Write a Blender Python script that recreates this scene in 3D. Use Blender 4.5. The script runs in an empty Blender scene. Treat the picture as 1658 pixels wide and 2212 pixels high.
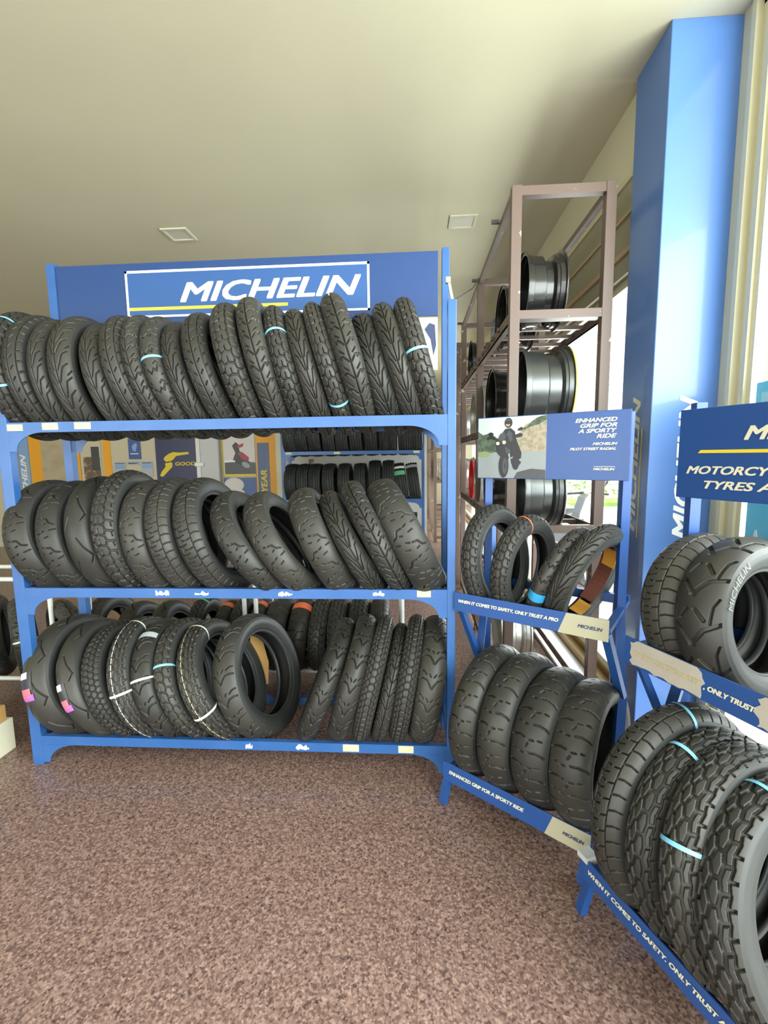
import bpy, math, random
import numpy as np
from mathutils import Vector, Matrix, Euler

random.seed(7)
S = bpy.context.scene
C = S.collection
PI = math.pi

# ------------------------------------------------------------------ camera
CAM_H = 1.5
psi, th_, ro = 0.0646, 0.1209, -0.0141          # yaw left, pitch down, roll
F = Vector((-math.sin(psi) * math.cos(th_), math.cos(psi) * math.cos(th_), -math.sin(th_)))
R0 = Vector((math.cos(psi), math.sin(psi), 0))
U0 = R0.cross(F)
Rv = R0 * math.cos(ro) + U0 * math.sin(ro)
Uv = U0 * math.cos(ro) - R0 * math.sin(ro)
cam = bpy.data.cameras.new('camera')
cam.sensor_fit = 'HORIZONTAL'
cam.sensor_width = 36
cam.lens = 36 * 1000 / 1658
cam.clip_start = 0.05
co = bpy.data.objects.new('camera', cam)
C.objects.link(co)
m = Matrix(((Rv.x, Uv.x, -F.x, 0), (Rv.y, Uv.y, -F.y, 0), (Rv.z, Uv.z, -F.z, CAM_H), (0, 0, 0, 1)))
co.matrix_world = m
S.camera = co

# ------------------------------------------------------------------ light
S.view_settings.view_transform = 'Standard'
S.view_settings.look = 'None'
S.view_settings.gamma = 1
S.view_settings.use_curve_mapping = False
S.view_settings.exposure = 0.0
S.cycles.caustics_reflective = False
S.cycles.caustics_refractive = False
S.cycles.max_bounces = 8
w = bpy.data.worlds.new('world')
S.world = w
w.use_nodes = True
w.node_tree.nodes['Background'].inputs[0].default_value = (0.97, 1.0, 1.0, 1)
w.node_tree.nodes['Background'].inputs[1].default_value = 4.5

def area(name, loc, target, sx, sy, power, col=(1, 1, 1), spread=PI):
    l = bpy.data.lights.new(name, 'AREA')
    l.shape = 'RECTANGLE'
    l.size = sx
    l.size_y = sy
    l.energy = power
    l.color = col
    l.spread = spread
    o = bpy.data.objects.new(name, l)
    C.objects.link(o)
    o.location = loc
    d = Vector(target) - Vector(loc)
    o.rotation_euler = d.to_track_quat('-Z', 'Y').to_euler()
    return o

# daylight through the shop windows
area('daylight_side_bay', (2.2, 6.6, 1.1), (0.0, 6.4, 1.9), 8.0, 2.0, 560, (0.98, 1, 1))
area('daylight_near_bay', (2.5, -0.2, 2.1), (0, 0.9, 1.5), 4.6, 2.6, 560, (0.97, 1, 1))
area('daylight_shop_front', (-2.5, -3.7, 1.2), (-2.2, 3, 2.3), 10.0, 2.2, 310, (1, 0.99, 0.96))

# ------------------------------------------------------------------ materials
M = {}
def mat(name, col, rough=0.5, metal=0.0, spec=0.5, coat=0.0, noise=None, bump=None, emit=None):
    ma = bpy.data.materials.new(name)
    ma.use_nodes = True
    nt = ma.node_tree
    b = nt.nodes['Principled BSDF']
    b.inputs['Base Color'].default_value = (*col, 1)
    b.inputs['Roughness'].default_value = rough
    b.inputs['Metallic'].default_value = metal
    b.inputs['Specular IOR Level'].default_value = spec
    b.inputs['Coat Weight'].default_value = coat
    if noise:
        col2, scale, lo, hi = noise
        tc = nt.nodes.new('ShaderNodeTexCoord')
        n = nt.nodes.new('ShaderNodeTexNoise')
        n.inputs['Scale'].default_value = scale
        n.inputs['Detail'].default_value = 6
        r = nt.nodes.new('ShaderNodeValToRGB')
        r.color_ramp.elements[0].position = lo
        r.color_ramp.elements[1].position = hi
        r.color_ramp.elements[0].color = (*col, 1)
        r.color_ramp.elements[1].color = (*col2, 1)
        nt.links.new(tc.outputs['Object'], n.inputs['Vector'])
        nt.links.new(n.outputs['Fac'], r.inputs['Fac'])
        nt.links.new(r.outputs['Color'], b.inputs['Base Color'])
        if bump:
            bp = nt.nodes.new('ShaderNodeBump')
            bp.inputs['Strength'].default_value = bump
            bp.inputs['Distance'].default_value = 0.002
            nt.links.new(n.outputs['Fac'], bp.inputs['Height'])
            nt.links.new(bp.outputs['Normal'], b.inputs['Normal'])
    if emit:
        b.inputs['Emission Color'].default_value = (*col, 1)
        b.inputs['Emission Strength'].default_value = emit
    M[name] = ma
    return ma

def rubber(name, c1, c2, rough, spec=0.45):
    """black rubber: dusty grey-brown film, each tyre a touch different"""
    ma = bpy.data.materials.new(name)
    ma.use_nodes = True
    nt = ma.node_tree
    b = nt.nodes['Principled BSDF']
    tc = nt.nodes.new('ShaderNodeTexCoord')
    n = nt.nodes.new('ShaderNodeTexNoise')
    n.inputs['Scale'].default_value = 9
    n.inputs['Detail'].default_value = 5
    oi = nt.nodes.new('ShaderNodeObjectInfo')
    mr = nt.nodes.new('ShaderNodeMath'); mr.operation = 'MULTIPLY_ADD'
    mr.inputs[1].default_value = 0.55
    mr.inputs[2].default_value = -0.25
    ad = nt.nodes.new('ShaderNodeMath'); ad.operation = 'ADD'; ad.use_clamp = True
    mx = nt.nodes.new('ShaderNodeMix'); mx.data_type = 'RGBA'
    mx.inputs['A'].default_value = (*c1, 1)
    mx.inputs['B'].default_value = (*c2, 1)
    nt.links.new(tc.outputs['Object'], n.inputs['Vector'])
    nt.links.new(oi.outputs['Random'], mr.inputs[0])
    nt.links.new(mr.outputs[0], ad.inputs[0])
    nt.links.new(n.outputs['Fac'], ad.inputs[1])
    nt.links.new(ad.outputs[0], mx.inputs['Factor'])
    nt.links.new(mx.outputs['Result'], b.inputs['Base Color'])
    b.inputs['Roughness'].default_value = rough
    b.inputs['Specular IOR Level'].default_value = spec
    M[name] = ma

rubber('tread_rubber', (0.016, 0.0155, 0.0135), (0.043, 0.040, 0.033), 0.47, 0.40)
rubber('side_rubber', (0.023, 0.024, 0.024), (0.046, 0.047, 0.045), 0.48, 0.4)
rubber('inner_rubber', (0.012, 0.012, 0.012), (0.022, 0.022, 0.022), 0.6, 0.3)
rubber('car_rubber', (0.012, 0.014, 0.013), (0.022, 0.024, 0.023), 0.5, 0.4)
mat('rack_blue', (0.025, 0.097, 0.29), 0.36, noise=((0.035, 0.112, 0.32), 7, .45, .75))
mat('sign_blue', (0.013, 0.046, 0.16), 0.35)
mat('sign_panel_blue', (0.027, 0.085, 0.25), 0.3)
mat('stand_blue', (0.018, 0.072, 0.26), 0.35)
mat('stand_header_blue', (0.014, 0.062, 0.235), 0.32)
mat('column_blue', (0.075, 0.175, 0.45), 0.28, coat=.2)
mat('strip_cream', (0.40, 0.375, 0.265), 0.5)
mat('cream_white', (0.68, 0.65, 0.49), 0.5)
mat('white', (0.82, 0.82, 0.80), 0.5)
mat('paper', (0.60, 0.57, 0.36), 0.7, noise=((0.54, 0.51, 0.31), 60, .4, .6))
mat('sign_yellow', (0.72, 0.55, 0.03), 0.5)
mat('brown_paint', (0.125, 0.082, 0.066), 0.45, noise=((0.40, 0.36, 0.24), 15, .665, .685))
mat('ceiling_paint', (0.57, 0.535, 0.385), 0.9, noise=((0.545, 0.51, 0.365), 1.2, .35, .7))
mat('wall_paint', (0.56, 0.50, 0.36), 0.85)
mat('grey_wall', (0.55, 0.53, 0.50), 0.85)
mat('olive_panel', (0.30, 0.28, 0.19), 0.6)
mat('tan_strip', (0.45, 0.33, 0.18), 0.5)
mat('alu_cream', (0.62, 0.58, 0.40), 0.35, metal=.2)
mat('alu_gold', (0.36, 0.24, 0.10), 0.35, metal=.5)
mat('marble', (0.80, 0.81, 0.82), 0.2, noise=((0.62, 0.65, 0.70), 6, .55, .72))
mat('rim_black', (0.012, 0.012, 0.012), 0.22, coat=.3)
mat('rim_grey', (0.10, 0.105, 0.105), 0.28, metal=.7)
mat('rim_silver', (0.62, 0.62, 0.58), 0.3, metal=.85)
mat('rim_yellow', (0.50, 0.42, 0.05), 0.4)
mat('rim_red', (0.65, 0.03, 0.03), 0.4)
mat('strap_blue', (0.20, 0.55, 0.80), 0.4)
mat('strap_white', (0.75, 0.74, 0.60), 0.5)
mat('strap_orange', (0.80, 0.17, 0.07), 0.5)
mat('band_blue', (0.03, 0.28, 0.55), 0.4)
mat('label_black', (0.03, 0.03, 0.035), 0.4)
mat('label_pink', (0.65, 0.16, 0.20), 0.45)
mat('label_purple', (0.36, 0.10, 0.48), 0.45)
mat('label_green', (0.10, 0.40, 0.22), 0.5)
mat('cardboard', (0.46, 0.25, 0.075), 0.8, noise=((0.52, 0.30, 0.10), 5, .4, .7))
mat('card_orange', (0.72, 0.34, 0.04), 0.7)
mat('card_brown', (0.13, 0.035, 0.02), 0.8)
mat('white_tube', (0.74, 0.74, 0.70), 0.4)
mat('steel', (0.35, 0.33, 0.30), 0.35, metal=.8)
mat('orange', (0.80, 0.36, 0.02), 0.5)
mat('navy', (0.022, 0.026, 0.085), 0.35)
mat('door_grey', (0.52, 0.52, 0.53), 0.5)
mat('pale_blue', (0.23, 0.36, 0.62), 0.5)
mat('poster_blue', (0.05, 0.10, 0.28), 0.4)
mat('notice_grey', (0.40, 0.43, 0.45), 0.6)
mat('beige', (0.44, 0.37, 0.24), 0.7, noise=((0.30, 0.25, 0.15), 2.5, .45, .7))
mat('photo_brown', (0.14, 0.09, 0.055), 0.5, noise=((0.40, 0.32, 0.22), 9, .5, .6))
mat('photo_sky', (0.52, 0.62, 0.55), 0.4)
mat('photo_rock', (0.36, 0.30, 0.21), 0.5, noise=((0.24, 0.21, 0.15), 60, .45, .6))
mat('photo_road', (0.25, 0.27, 0.28), 0.4)
mat('photo_bush', (0.045, 0.065, 0.045), 0.5, noise=((0.10, 0.13, 0.08), 50, .4, .6))
mat('photo_dark', (0.016, 0.016, 0.018), 0.4)
mat('photo_shade', (0.055, 0.055, 0.06), 0.4)
mat('photo_grass', (0.22, 0.26, 0.12), 0.5)
mat('photo_lamp', (0.85, 0.72, 0.35), 0.4)
mat('photo_skin', (0.50, 0.22, 0.15), 0.5)
mat('photo_pale', (0.66, 0.60, 0.58), 0.5)
mat('photo_red', (0.38, 0.06, 0.08), 0.5)
mat('photo_wheel', (0.30, 0.36, 0.38), 0.5)
mat('cyan_poster', (0.08, 0.50, 0.72), 0.4, noise=((0.16, 0.58, 0.76), 4, .4, .7))
mat('cyan_light', (0.38, 0.72, 0.76), 0.4)
mat('torn_paper', (0.42, 0.38, 0.32), 0.8, noise=((0.46, 0.42, 0.36), 20, .4, .7))
mat('torn_ink', (0.50, 0.42, 0.26), 0.8)
mat('letter_grey', (0.17, 0.17, 0.15), 0.6)
mat('ink_navy', (0.03, 0.045, 0.12), 0.5)
mat('diffuser', (0.62, 0.60, 0.50), 0.4)
mat('lamp_frame', (0.58, 0.55, 0.42), 0.5)
mat('pavement', (0.72, 0.72, 0.69), 0.9)
mat('facade', (0.80, 0.80, 0.77), 0.9)
mat('facade_seam', (0.35, 0.36, 0.36), 0.9)
mat('stucco', (0.70, 0.68, 0.60), 0.9, noise=((0.60, 0.58, 0.52), 3, .45, .65))
mat('grey_blue', (0.30, 0.35, 0.42), 0.6)
mat('grass', (0.20, 0.34, 0.06), 0.9, noise=((0.30, 0.45, 0.10), 3, .4, .6))
mat('scooter_grey', (0.36, 0.38, 0.36), 0.35)
mat('red_box', (0.5, 0.03, 0.03), 0.5)

def glass_mat():
    ma = bpy.data.materials.new('window_glass')
    ma.use_nodes = True
    nt = ma.node_tree
    nt.nodes.clear()
    o = nt.nodes.new('ShaderNodeOutputMaterial')
    t = nt.nodes.new('ShaderNodeBsdfTransparent')
    t.inputs[0].default_value = (0.94, 0.97, 0.96, 1)
    g = nt.nodes.new('ShaderNodeBsdfGlossy')
    g.inputs['Roughness'].default_value = 0.02
    mx = nt.nodes.new('ShaderNodeMixShader')
    mx.inputs[0].default_value = 0.06
    nt.links.new(t.outputs[0], mx.inputs[1])
    nt.links.new(g.outputs[0], mx.inputs[2])
    nt.links.new(mx.outputs[0], o.inputs[0])
    M['glass'] = ma
glass_mat()

def granite():
    ma = bpy.data.materials.new('red_granite')
    ma.use_nodes = True
    nt = ma.node_tree
    b = nt.nodes['Principled BSDF']
    tc = nt.nodes.new('ShaderNodeTexCoord')
    v = nt.nodes.new('ShaderNodeTexVoronoi'); v.inputs['Scale'].default_value = 150
    v.inputs['Randomness'].default_value = 1
    sp = nt.nodes.new('ShaderNodeSeparateColor')
    n1 = nt.nodes.new('ShaderNodeTexNoise'); n1.inputs['Scale'].default_value = 60; n1.inputs['Detail'].default_value = 4
    n1.inputs['Roughness'].default_value = .65
    mixv = nt.nodes.new('ShaderNodeMath'); mixv.operation = 'MULTIPLY_ADD'
    mixv.inputs[1].default_value = .40
    mul = nt.nodes.new('ShaderNodeMath'); mul.operation = 'MULTIPLY'; mul.inputs[1].default_value = .80
    r = nt.nodes.new('ShaderNodeValToRGB')
    e = r.color_ramp.elements
    e[0].position = .26; e[0].color = (0.040, 0.028, 0.026, 1)
    e[1].position = .92; e[1].color = (0.40, 0.28, 0.24, 1)
    for pos, c in ((.36, (0.080, 0.051, 0.043, 1)), (.50, (0.155, 0.094, 0.079, 1)), (.62, (0.21, 0.13, 0.108, 1)), (.75, (0.28, 0.182, 0.152, 1))):
        k = e.new(pos); k.color = c
    nt.links.new(tc.outputs['Object'], v.inputs['Vector'])
    nt.links.new(tc.outputs['Object'], n1.inputs['Vector'])
    nt.links.new(v.outputs['Color'], sp.inputs[0])
    nt.links.new(sp.outputs[0], mixv.inputs[0])
    nt.links.new(n1.outputs['Fac'], mul.inputs[0])
    nt.links.new(mul.outputs[0], mixv.inputs[2])
    nt.links.new(mixv.outputs[0], r.inputs['Fac'])
    # thin slab joints
    br = nt.nodes.new('ShaderNodeTexBrick')
    br.offset = 0
    br.inputs['Scale'].default_value = 1
    br.inputs['Brick Width'].default_value = 1.6
    br.inputs['Row Height'].default_value = .75
    br.inputs['Mortar Size'].default_value = .0012
    br.inputs['Color1'].default_value = (1, 1, 1, 1)
    br.inputs['Color2'].default_value = (1, 1, 1, 1)
    br.inputs['Mortar'].default_value = (.72, .66, .62, 1)
    nt.links.new(tc.outputs['Object'], br.inputs['Vector'])
    mm = nt.nodes.new('ShaderNodeMix'); mm.data_type = 'RGBA'; mm.blend_type = 'MULTIPLY'
    mm.inputs['Factor'].default_value = 1
    nt.links.new(r.outputs['Color'], mm.inputs['A'])
    nt.links.new(br.outputs['Color'], mm.inputs['B'])
    nt.links.new(mm.outputs['Result'], b.inputs['Base Color'])
    b.inputs['Roughness'].default_value = .24
    b.inputs['Specular IOR Level'].default_value = .4
    M['granite'] = ma
granite()

# ------------------------------------------------------------------ mesh helpers
class MB:
    """collects shapes; build() links them as one mesh object"""
    def __init__(s):
        s.v, s.f, s.mi, s.mats = [], [], [], []
        s.cur = 0
    def use(s, name):
        if name not in s.mats:
            s.mats.append(name)
        s.cur = s.mats.index(name)
        return s
    def add(s, vs, fs):
        o = len(s.v)
        s.v += [tuple(map(float, v)) for v in vs]
        s.f += [tuple(i + o for i in f) for f in fs]
        s.mi += [s.cur] * len(fs)
        return s
    def box(s, x0, x1, y0, y1, z0, z1):
        vs = [(x, y, z) for z in (z0, z1) for y in (y0, y1) for x in (x0, x1)]
        return s.add(vs, [(0, 2, 3, 1), (4, 5, 7, 6), (0, 1, 5, 4), (1, 3, 7, 5), (3, 2, 6, 7), (2, 0, 4, 6)])
    def bar(s, p, q, a, b=None, up=(0, 0, 1)):
        """square tube from p to q, section a x b"""
        b = b or a
        p, q = Vector(p), Vector(q)
        d = (q - p).normalized()
        u = Vector(up)
        if abs(d.dot(u)) > .99:
            u = Vector((0, 1, 0))
        r = d.cross(u).normalized()
        u = r.cross(d)
        vs = []
        for e in (p, q):
            for sx, sy in ((-1, -1), (1, -1), (1, 1), (-1, 1)):
                vs.append(e + r * sx * a / 2 + u * sy * b / 2)
        return s.add(vs, [(0, 1, 2, 3), (7, 6, 5, 4), (0, 4, 5, 1), (1, 5, 6, 2), (2, 6, 7, 3), (3, 7, 4, 0)])
    def tube(s, pts, r, n=10):
        pts = [Vector(p) for p in pts]
        vs, fs = [], []
        for i, p in enumerate(pts):
            d = (pts[min(i + 1, len(pts) - 1)] - pts[max(i - 1, 0)]).normalized()
            u = Vector((0, 0, 1)) if abs(d.z) < .9 else Vector((1, 0, 0))
            a = d.cross(u).normalized(); b = d.cross(a)
            for k in range(n):
                t = 2 * PI * k / n
                vs.append(p + a * r * math.cos(t) + b * r * math.sin(t))
        for i in range(len(pts) - 1):
            for k in range(n):
                k2 = (k + 1) % n
                fs.append((i * n + k, i * n + k2, (i + 1) * n + k2, (i + 1) * n + k))
        fs.append(tuple(range(n))[::-1])
        fs.append(tuple((len(pts) - 1) * n + k for k in range(n)))
        return s.add(vs, fs)
    def slab(s, O, ux, uz, poly, t0, t1):
        """polygon (in ux,uz coordinates from O) extruded along the normal from t0 to t1"""
        O, ux, uz = Vector(O), Vector(ux), Vector(uz)
        nn = ux.cross(uz)
        n = len(poly)
        vs = [O + ux * a + uz * b + nn * t for t in (t0, t1) for a, b in poly]
        fs = [tuple(range(n))[::-1], tuple(range(n, 2 * n))]
        for i in range(n):
            j = (i + 1) % n
            fs.append((i, j, n + j, n + i))
        return s.add(vs, fs)
    def lathe(s, prof, n=48, cx=0, cy=0, cz=0, closed=True):
        """profile (x, r) spun about the X axis"""
        k = len(prof)
        vs, fs = [], []
        for i in range(n):
            t = 2 * PI * i / n
            for x, r in prof:
                vs.append((cx + x, cy + r * math.sin(t), cz + r * math.cos(t)))
        for i in range(n):
            i2 = (i + 1) % n
            for j in range(k if closed else k - 1):
                j2 = (j + 1) % k
                fs.append((i * k + j, i * k + j2, i2 * k + j2, i2 * k + j))
        return s.add(vs, fs)
    def build(s, name, mname=None, parent=None, smooth=False, bevel=0):
        me = bpy.data.meshes.new(name)
        me.from_pydata(s.v, [], s.f)
        for mn in (s.mats or ([mname] if mname else [])):
            me.materials.append(M[mn])
        if s.mats:
            me.polygons.foreach_set('material_index', s.mi)
        if smooth:
            me.polygons.foreach_set('use_smooth', [True] * len(me.polygons))
            me.set_sharp_from_angle(angle=math.radians(38))
        me.update()
        o = bpy.data.objects.new(name, me)
        C.objects.link(o)
        if parent:
            attach(o, parent)
        if bevel:
            bv = o.modifiers.new('bevel', 'BEVEL')
            bv.width = bevel; bv.segments = 2; bv.limit_method = 'ANGLE'
        return o

def attach(o, parent):
    """children keep world coordinates under a parent that is only moved"""
    o.parent = parent
    off = Vector(parent.location)
    o.matrix_parent_inverse = Matrix.Translation(-off)

def tag(o, label, cat, group=None, kind=None):
    if label: o['label'] = label
    if cat: o['category'] = cat
    if group: o['group'] = group
    if kind: o['kind'] = kind
    return o

def thing(name, label, cat, loc, group=None):
    o = bpy.data.objects.new(name, None)
    o.empty_display_size = .05
    C.objects.link(o)
    o.location = loc
    return tag(o, label, cat, group)

def structure(o):
    o['kind'] = 'structure'
    return o

_tc = {}
def glyphs(text, bold=0, shear=.3):
    key = (text, bold, shear)
    if key not in _tc:
        cu = bpy.data.curves.new('t', 'FONT')
        cu.body = text; cu.size = 1; cu.offset = bold; cu.shear = shear; cu.resolution_u = 3
        ob = bpy.data.objects.new('t', cu)
        C.objects.link(ob)
        dg = bpy.context.evaluated_depsgraph_get()
        me = ob.evaluated_get(dg).to_mesh()
        v = np.array([x.co[:2] for x in me.vertices]) if len(me.vertices) else np.zeros((0, 2))
        fs = [tuple(p.vertices) for p in me.polygons]
        ob.evaluated_get(dg).to_mesh_clear()
        C.objects.unlink(ob)
        bpy.data.objects.remove(ob); bpy.data.curves.remove(cu)
        v = v - v.min(0)
        v = v / (v[:, 1].max() + 1e-9)
        _tc[key] = (v, fs)
    return _tc[key]

def text(name, s, O, ux, uz, h, mname, parent, width=None, off=.0016, bold=0, shear=.3, right=False, heavy=.10):
    """flat raised lettering; O is the lower left (or lower right) corner"""
    v, fs = glyphs(s, bold, shear)
    W = v[:, 0].max() * h
    kx = (width / W if width else 1) * h
    w0 = v[:, 0].max() * kx
    O, ux, uz = Vector(O), Vector(ux), Vector(uz)
    nn = ux.cross(uz)
    O = O + nn * off - (ux * w0 if right else Vector((0, 0, 0)))
    mb = MB()
    n = len(v)
    hv = heavy * h
    kx = (w0 - hv) / v[:, 0].max()
    vs = [O + ux * (a * kx) + uz * (b * h * (.94 if heavy else 1)) for a, b in v]
    vb = [p + nn * .0006 for p in vs]
    # front faces + outline walls
    ed = {}
    for f in fs:
        for i in range(len(f)):
            e = (f[i], f[(i + 1) % len(f)])
            ed[e] = 1
    walls = [(a, b, b + n, a + n) for a, b in ed if (b, a) not in ed]
    for c in range(6 if heavy else 1):
        d = ux * (hv * (c % 3) / 2) + uz * (h * .06 * (c // 3)) + nn * (.00004 * c)
        mb.add([p + d for p in vs + vb], [tuple(i + n for i in f) for f in fs] + walls)
    return mb.build(name, mname, parent)

def quad(x0, x1, z0, z1):
    return [(x0, z0), (x1, z0), (x1, z1), (x0, z1)]

def blob(cx, cz, rx, rz, n=14, j=0, rot=0, seed=1):
    rr = random.Random(seed)
    out = []
    for i in range(n):
        t = 2 * PI * i / n
        k = 1 + (rr.random() - .5) * j
        x, z = rx * k * math.cos(t), rz * k * math.sin(t)
        out.append((cx + x * math.cos(rot) - z * math.sin(rot), cz + x * math.sin(rot) + z * math.cos(rot)))
    return out

# ------------------------------------------------------------------ room shell
CEIL = 3.4
XL, YB, YF = -9.0, 7.6, -3.5
YE = 14.0            # the aisle along the windows runs on to here
structure(MB().box(XL - .2, 1.9, YF - .2, YE + .2, -.12, 0).build('floor', 'granite'))
structure(MB().box(XL - .2, 1.75, YF - .2, YE + .2, CEIL, CEIL + .15).build('ceiling', 'ceiling_paint'))
structure(MB().box(XL - .2, .22, YB, YB + .2, 0, CEIL).build('wall_back', 'wall_paint'))
structure(MB().box(.02, .22, YB + .2, YE, 0, CEIL).build('wall_aisle', 'wall_paint'))
structure(MB().box(.02, 1.75, YE, YE + .2, 0, CEIL).build('wall_end', 'wall_paint'))
structure(MB().box(XL - .2, XL, YF, YB, 0, CEIL).build('wall_left', 'wall_paint'))
# right wall: upstand above the far glazing, blinds box, column
structure(MB().box(1.2, 1.5, 2.72, YE, 3.02, CEIL).build('wall_right', 'ceiling_paint'))
tb = MB()
tb.use('olive_panel').box(1.20, 1.5, 2.72, YE, 2.50, 3.02)
tb.use('tan_strip').box(1.185, 1.2, 2.72, YE, 2.80, 2.815)
tb.use('tan_strip').box(1.185, 1.2, 2.72, YE, 2.60, 2.63)
tb.use('alu_cream').box(1.19, 1.2, 2.72, YE, 2.985, 3.02)
structure(tb.build('trim_3'))
structure(MB().box(1.155, 1.47, 2.372, 2.70, 0, CEIL).build('column', 'column_blue', bevel=.004))
structure(MB().box(1.15, 1.47, 6.85, 7.2, 0, CEIL).build('column', 'column_blue', bevel=.004))
# marble threshold and gold bottom track under the far glazing
structure(MB().box(1.00, 1.175, 2.72, YE, 0, .018).build('trim_1', 'marble', bevel=.003))
structure(MB().box(1.175, 1.235, 2.72, YE, 0, .07).box(1.235, 1.29, 2.72, YE, 0, .11).build('trim_2', 'alu_gold', bevel=.003))

def glazing(n, x, y0, y1, z0, z1, posts, frame='alu_cream'):
    r = thing('window_%d' % n, None, None, (x, (y0 + y1) / 2, z0))
    r['kind'] = 'structure'
    fr = MB()
    for y in posts:
        fr.box(x - .025, x + .025, y - .025, y + .025, z0, z1)
    fr.box(x - .025, x + .025, y0, y1, z1 - .05, z1)
    fr.box(x - .025, x + .025, y0, y1, z0, z0 + .05)
    fr.build('window_frame', frame, r)
    ys = sorted(posts)
    for a, b in zip(ys[:-1], ys[1:]):
        MB().box(x - .004, x + .004, a + .025, b - .025, z0 + .05, z1 - .05).build('pane', 'glass', r)
    return r
glazing(1, 1.265, 2.72, YE, .11, 2.5, [2.75, 5.1, 7.4, 9.8, 12.0, 13.97])
r = glazing(2, 1.50, YF, 2.37, .0, CEIL, [-3.47, -1.5, .4, 2.20])
fr = MB()                                   # stepped cream jamb beside the column
fr.box(1.46, 1.55, 2.30, 2.371, 0, CEIL)
fr.box(1.445, 1.55, 2.272, 2.30, 0, CEIL)
fr.box(1.475, 1.55, 2.235, 2.272, 0, CEIL)
fr.box(1.462, 1.55, 2.205, 2.235, 0, CEIL)
fr.build('jamb', 'alu_cream', r)
# shop front behind the photographer
r = thing('window_3', None, None, (-3.6, YF, 0)); r['kind'] = 'structure'
fr = MB()
for x in (-8.9, -6.2, -3.6, -1.0, 1.45):
    fr.box(x - .04, x + .04, YF - .04, YF + .04, 0, CEIL)
fr.box(XL, 1.5, YF - .04, YF + .04, 3.2, CEIL)
fr.build('window_frame', 'alu_cream', r)
for a, b in ((-8.86, -6.24), (-6.16, -3.64), (-3.56, -1.04), (-.96, 1.41)):
    MB().box(a, b, YF - .005, YF + .005, 0, 3.2).build('pane', 'glass', r)

# lettering on the column (upward-running words with a yellow rule)
cl = thing('column_lettering', 'white upward running brand lettering with yellow rule on blue column', 'lettering', (1.153, 2.53, 1.1))
text('lettering', 'MICHELIN', (1.155, 2.478, 1.085), (0, 0, 1), (0, 1, 0), .085, 'cream_white', cl, width=.70, off=.001)
MB().slab((1.155, 0, 0), (0, -1, 0), (0, 0, 1), [(-2.455, 1.06), (-2.447, 1.06), (-2.447, 1.62), (-2.455, 1.62)], .001, .002).build('rule', 'sign_yellow', cl)
cl2 = thing('column_lettering', 'white upward running lettering and yellow rule on brightly lit column face', 'lettering', (1.33, 2.371, 1.0))
text('lettering', 'MICHELIN', (1.37, 2.372, 1.06), (0, 0, 1), (-1, 0, 0), .085, 'white', cl2, width=.71, off=.001)
MB().slab((0, 2.372, 0), (1, 0, 0), (0, 0, 1), quad(1.392, 1.40, 1.0, 1.6), .001, .002).build('rule', 'sign_yellow', cl2)

# ceiling lamps (off)
for (x, y, lab) in ((-1.98, 4.085, 'square recessed ceiling lamp, unlit, above the left half of blue tyre rack'),
                    (.415, 4.09, 'square recessed ceiling lamp, unlit, beside the brown wheel rack')):
    r = thing('ceiling_light', lab, 'ceiling light', (x, y, CEIL), 'recessed ceiling lamps')
    a, b = .112, .085
    f = MB()
    for q in ((x - a, x + a, y - a, y - b), (x - a, x + a, y + b, y + a), (x - a, x - b, y - b, y + b), (x + b, x + a, y - b, y + b)):
        f.box(q[0], q[1], q[2], q[3], CEIL - .012, CEIL)
    f.build('lamp_frame', 'lamp_frame', r, bevel=.002)
    MB().box(x - b, x + b, y - b, y + b, CEIL - .005, CEIL).build('diffuser', 'diffuser', r)

# ------------------------------------------------------------------ outside
structure(MB().box(-20, 30, -25, 40, -.3, -.14).build('ground', 'pavement'))
fa = MB().use('facade').box(2.2, 14, 12, 12.3, 2.0, 9)
for z in (3.15, 3.75, 4.25, 4.95, 5.6):
    fa.use('facade_seam').box(2.2, 14, 11.985, 12, z, z + .02)
tag(fa.build('building_front'), 'white panelled building across the street behind the brown wheel rack', 'building')
wl = MB().use('stucco').box(2.7, 2.9, 2.7, 3.9, -.14, 4.2)
wl.use('grey_blue').box(2.69, 2.7, 2.7, 3.02, .6, 2.6)
tag(wl.build('boundary_wall'), 'pale stained outdoor wall seen through the near window', 'wall')
structure(MB().box(3.2, 30, 14.5, 16, -.14, -.02).build('lawn', 'grass'))
hd = MB()
rr = random.Random(3)
for i in range(900):
    x = rr.uniform(3.6, 9); y = rr.uniform(16.2, 17); z = rr.uniform(-.1, 1.1)
    a = rr.uniform(0, 6.28); s_ = rr.uniform(.05, .12)
    hd.add([(x, y, z), (x + s_ * math.cos(a), y + s_ * .4, z + s_ * .3), (x + s_ * .3, y + .02, z + s_)], [(0, 1, 2)])
tag(hd.build('hedge', 'grass'), 'bright green hedge far outside the window', 'hedge', kind='stuff')
sc = thing('scooter', 'grey scooter parked outside beyond the brown wheel rack', 'scooter', (2.15, 5.75, -.14))
MB().slab((2.02, 5.6, 0), (1, 0, 0), (0, 0, 1), [(-.13, .55), (.05, .45), (.14, .62), (.1, .9), (.02, 1.05), (-.04, .98), (-.1, .8)], -.13, .13).build('front_fairing', 'scooter_grey', sc, bevel=.03)
MB().slab((2.02, 5.6, 0), (0, 1, 0), (0, 0, 1), [(.1, .3), (1.0, .3), (1.15, .62), (.7, .72), (.45, .55), (.15, .5)], -.12, .12).build('body', 'scooter_grey', sc, bevel=.03)
MB().box(1.90, 2.14, 6.05, 6.65, .72, .80).build('seat', 'photo_dark', sc, bevel=.03)
MB().tube([(1.7, 5.72, 1.0), (2.02, 5.66, 1.03), (2.34, 5.72, 1.0)], .014).build('handlebar', 'photo_dark', sc)
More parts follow.
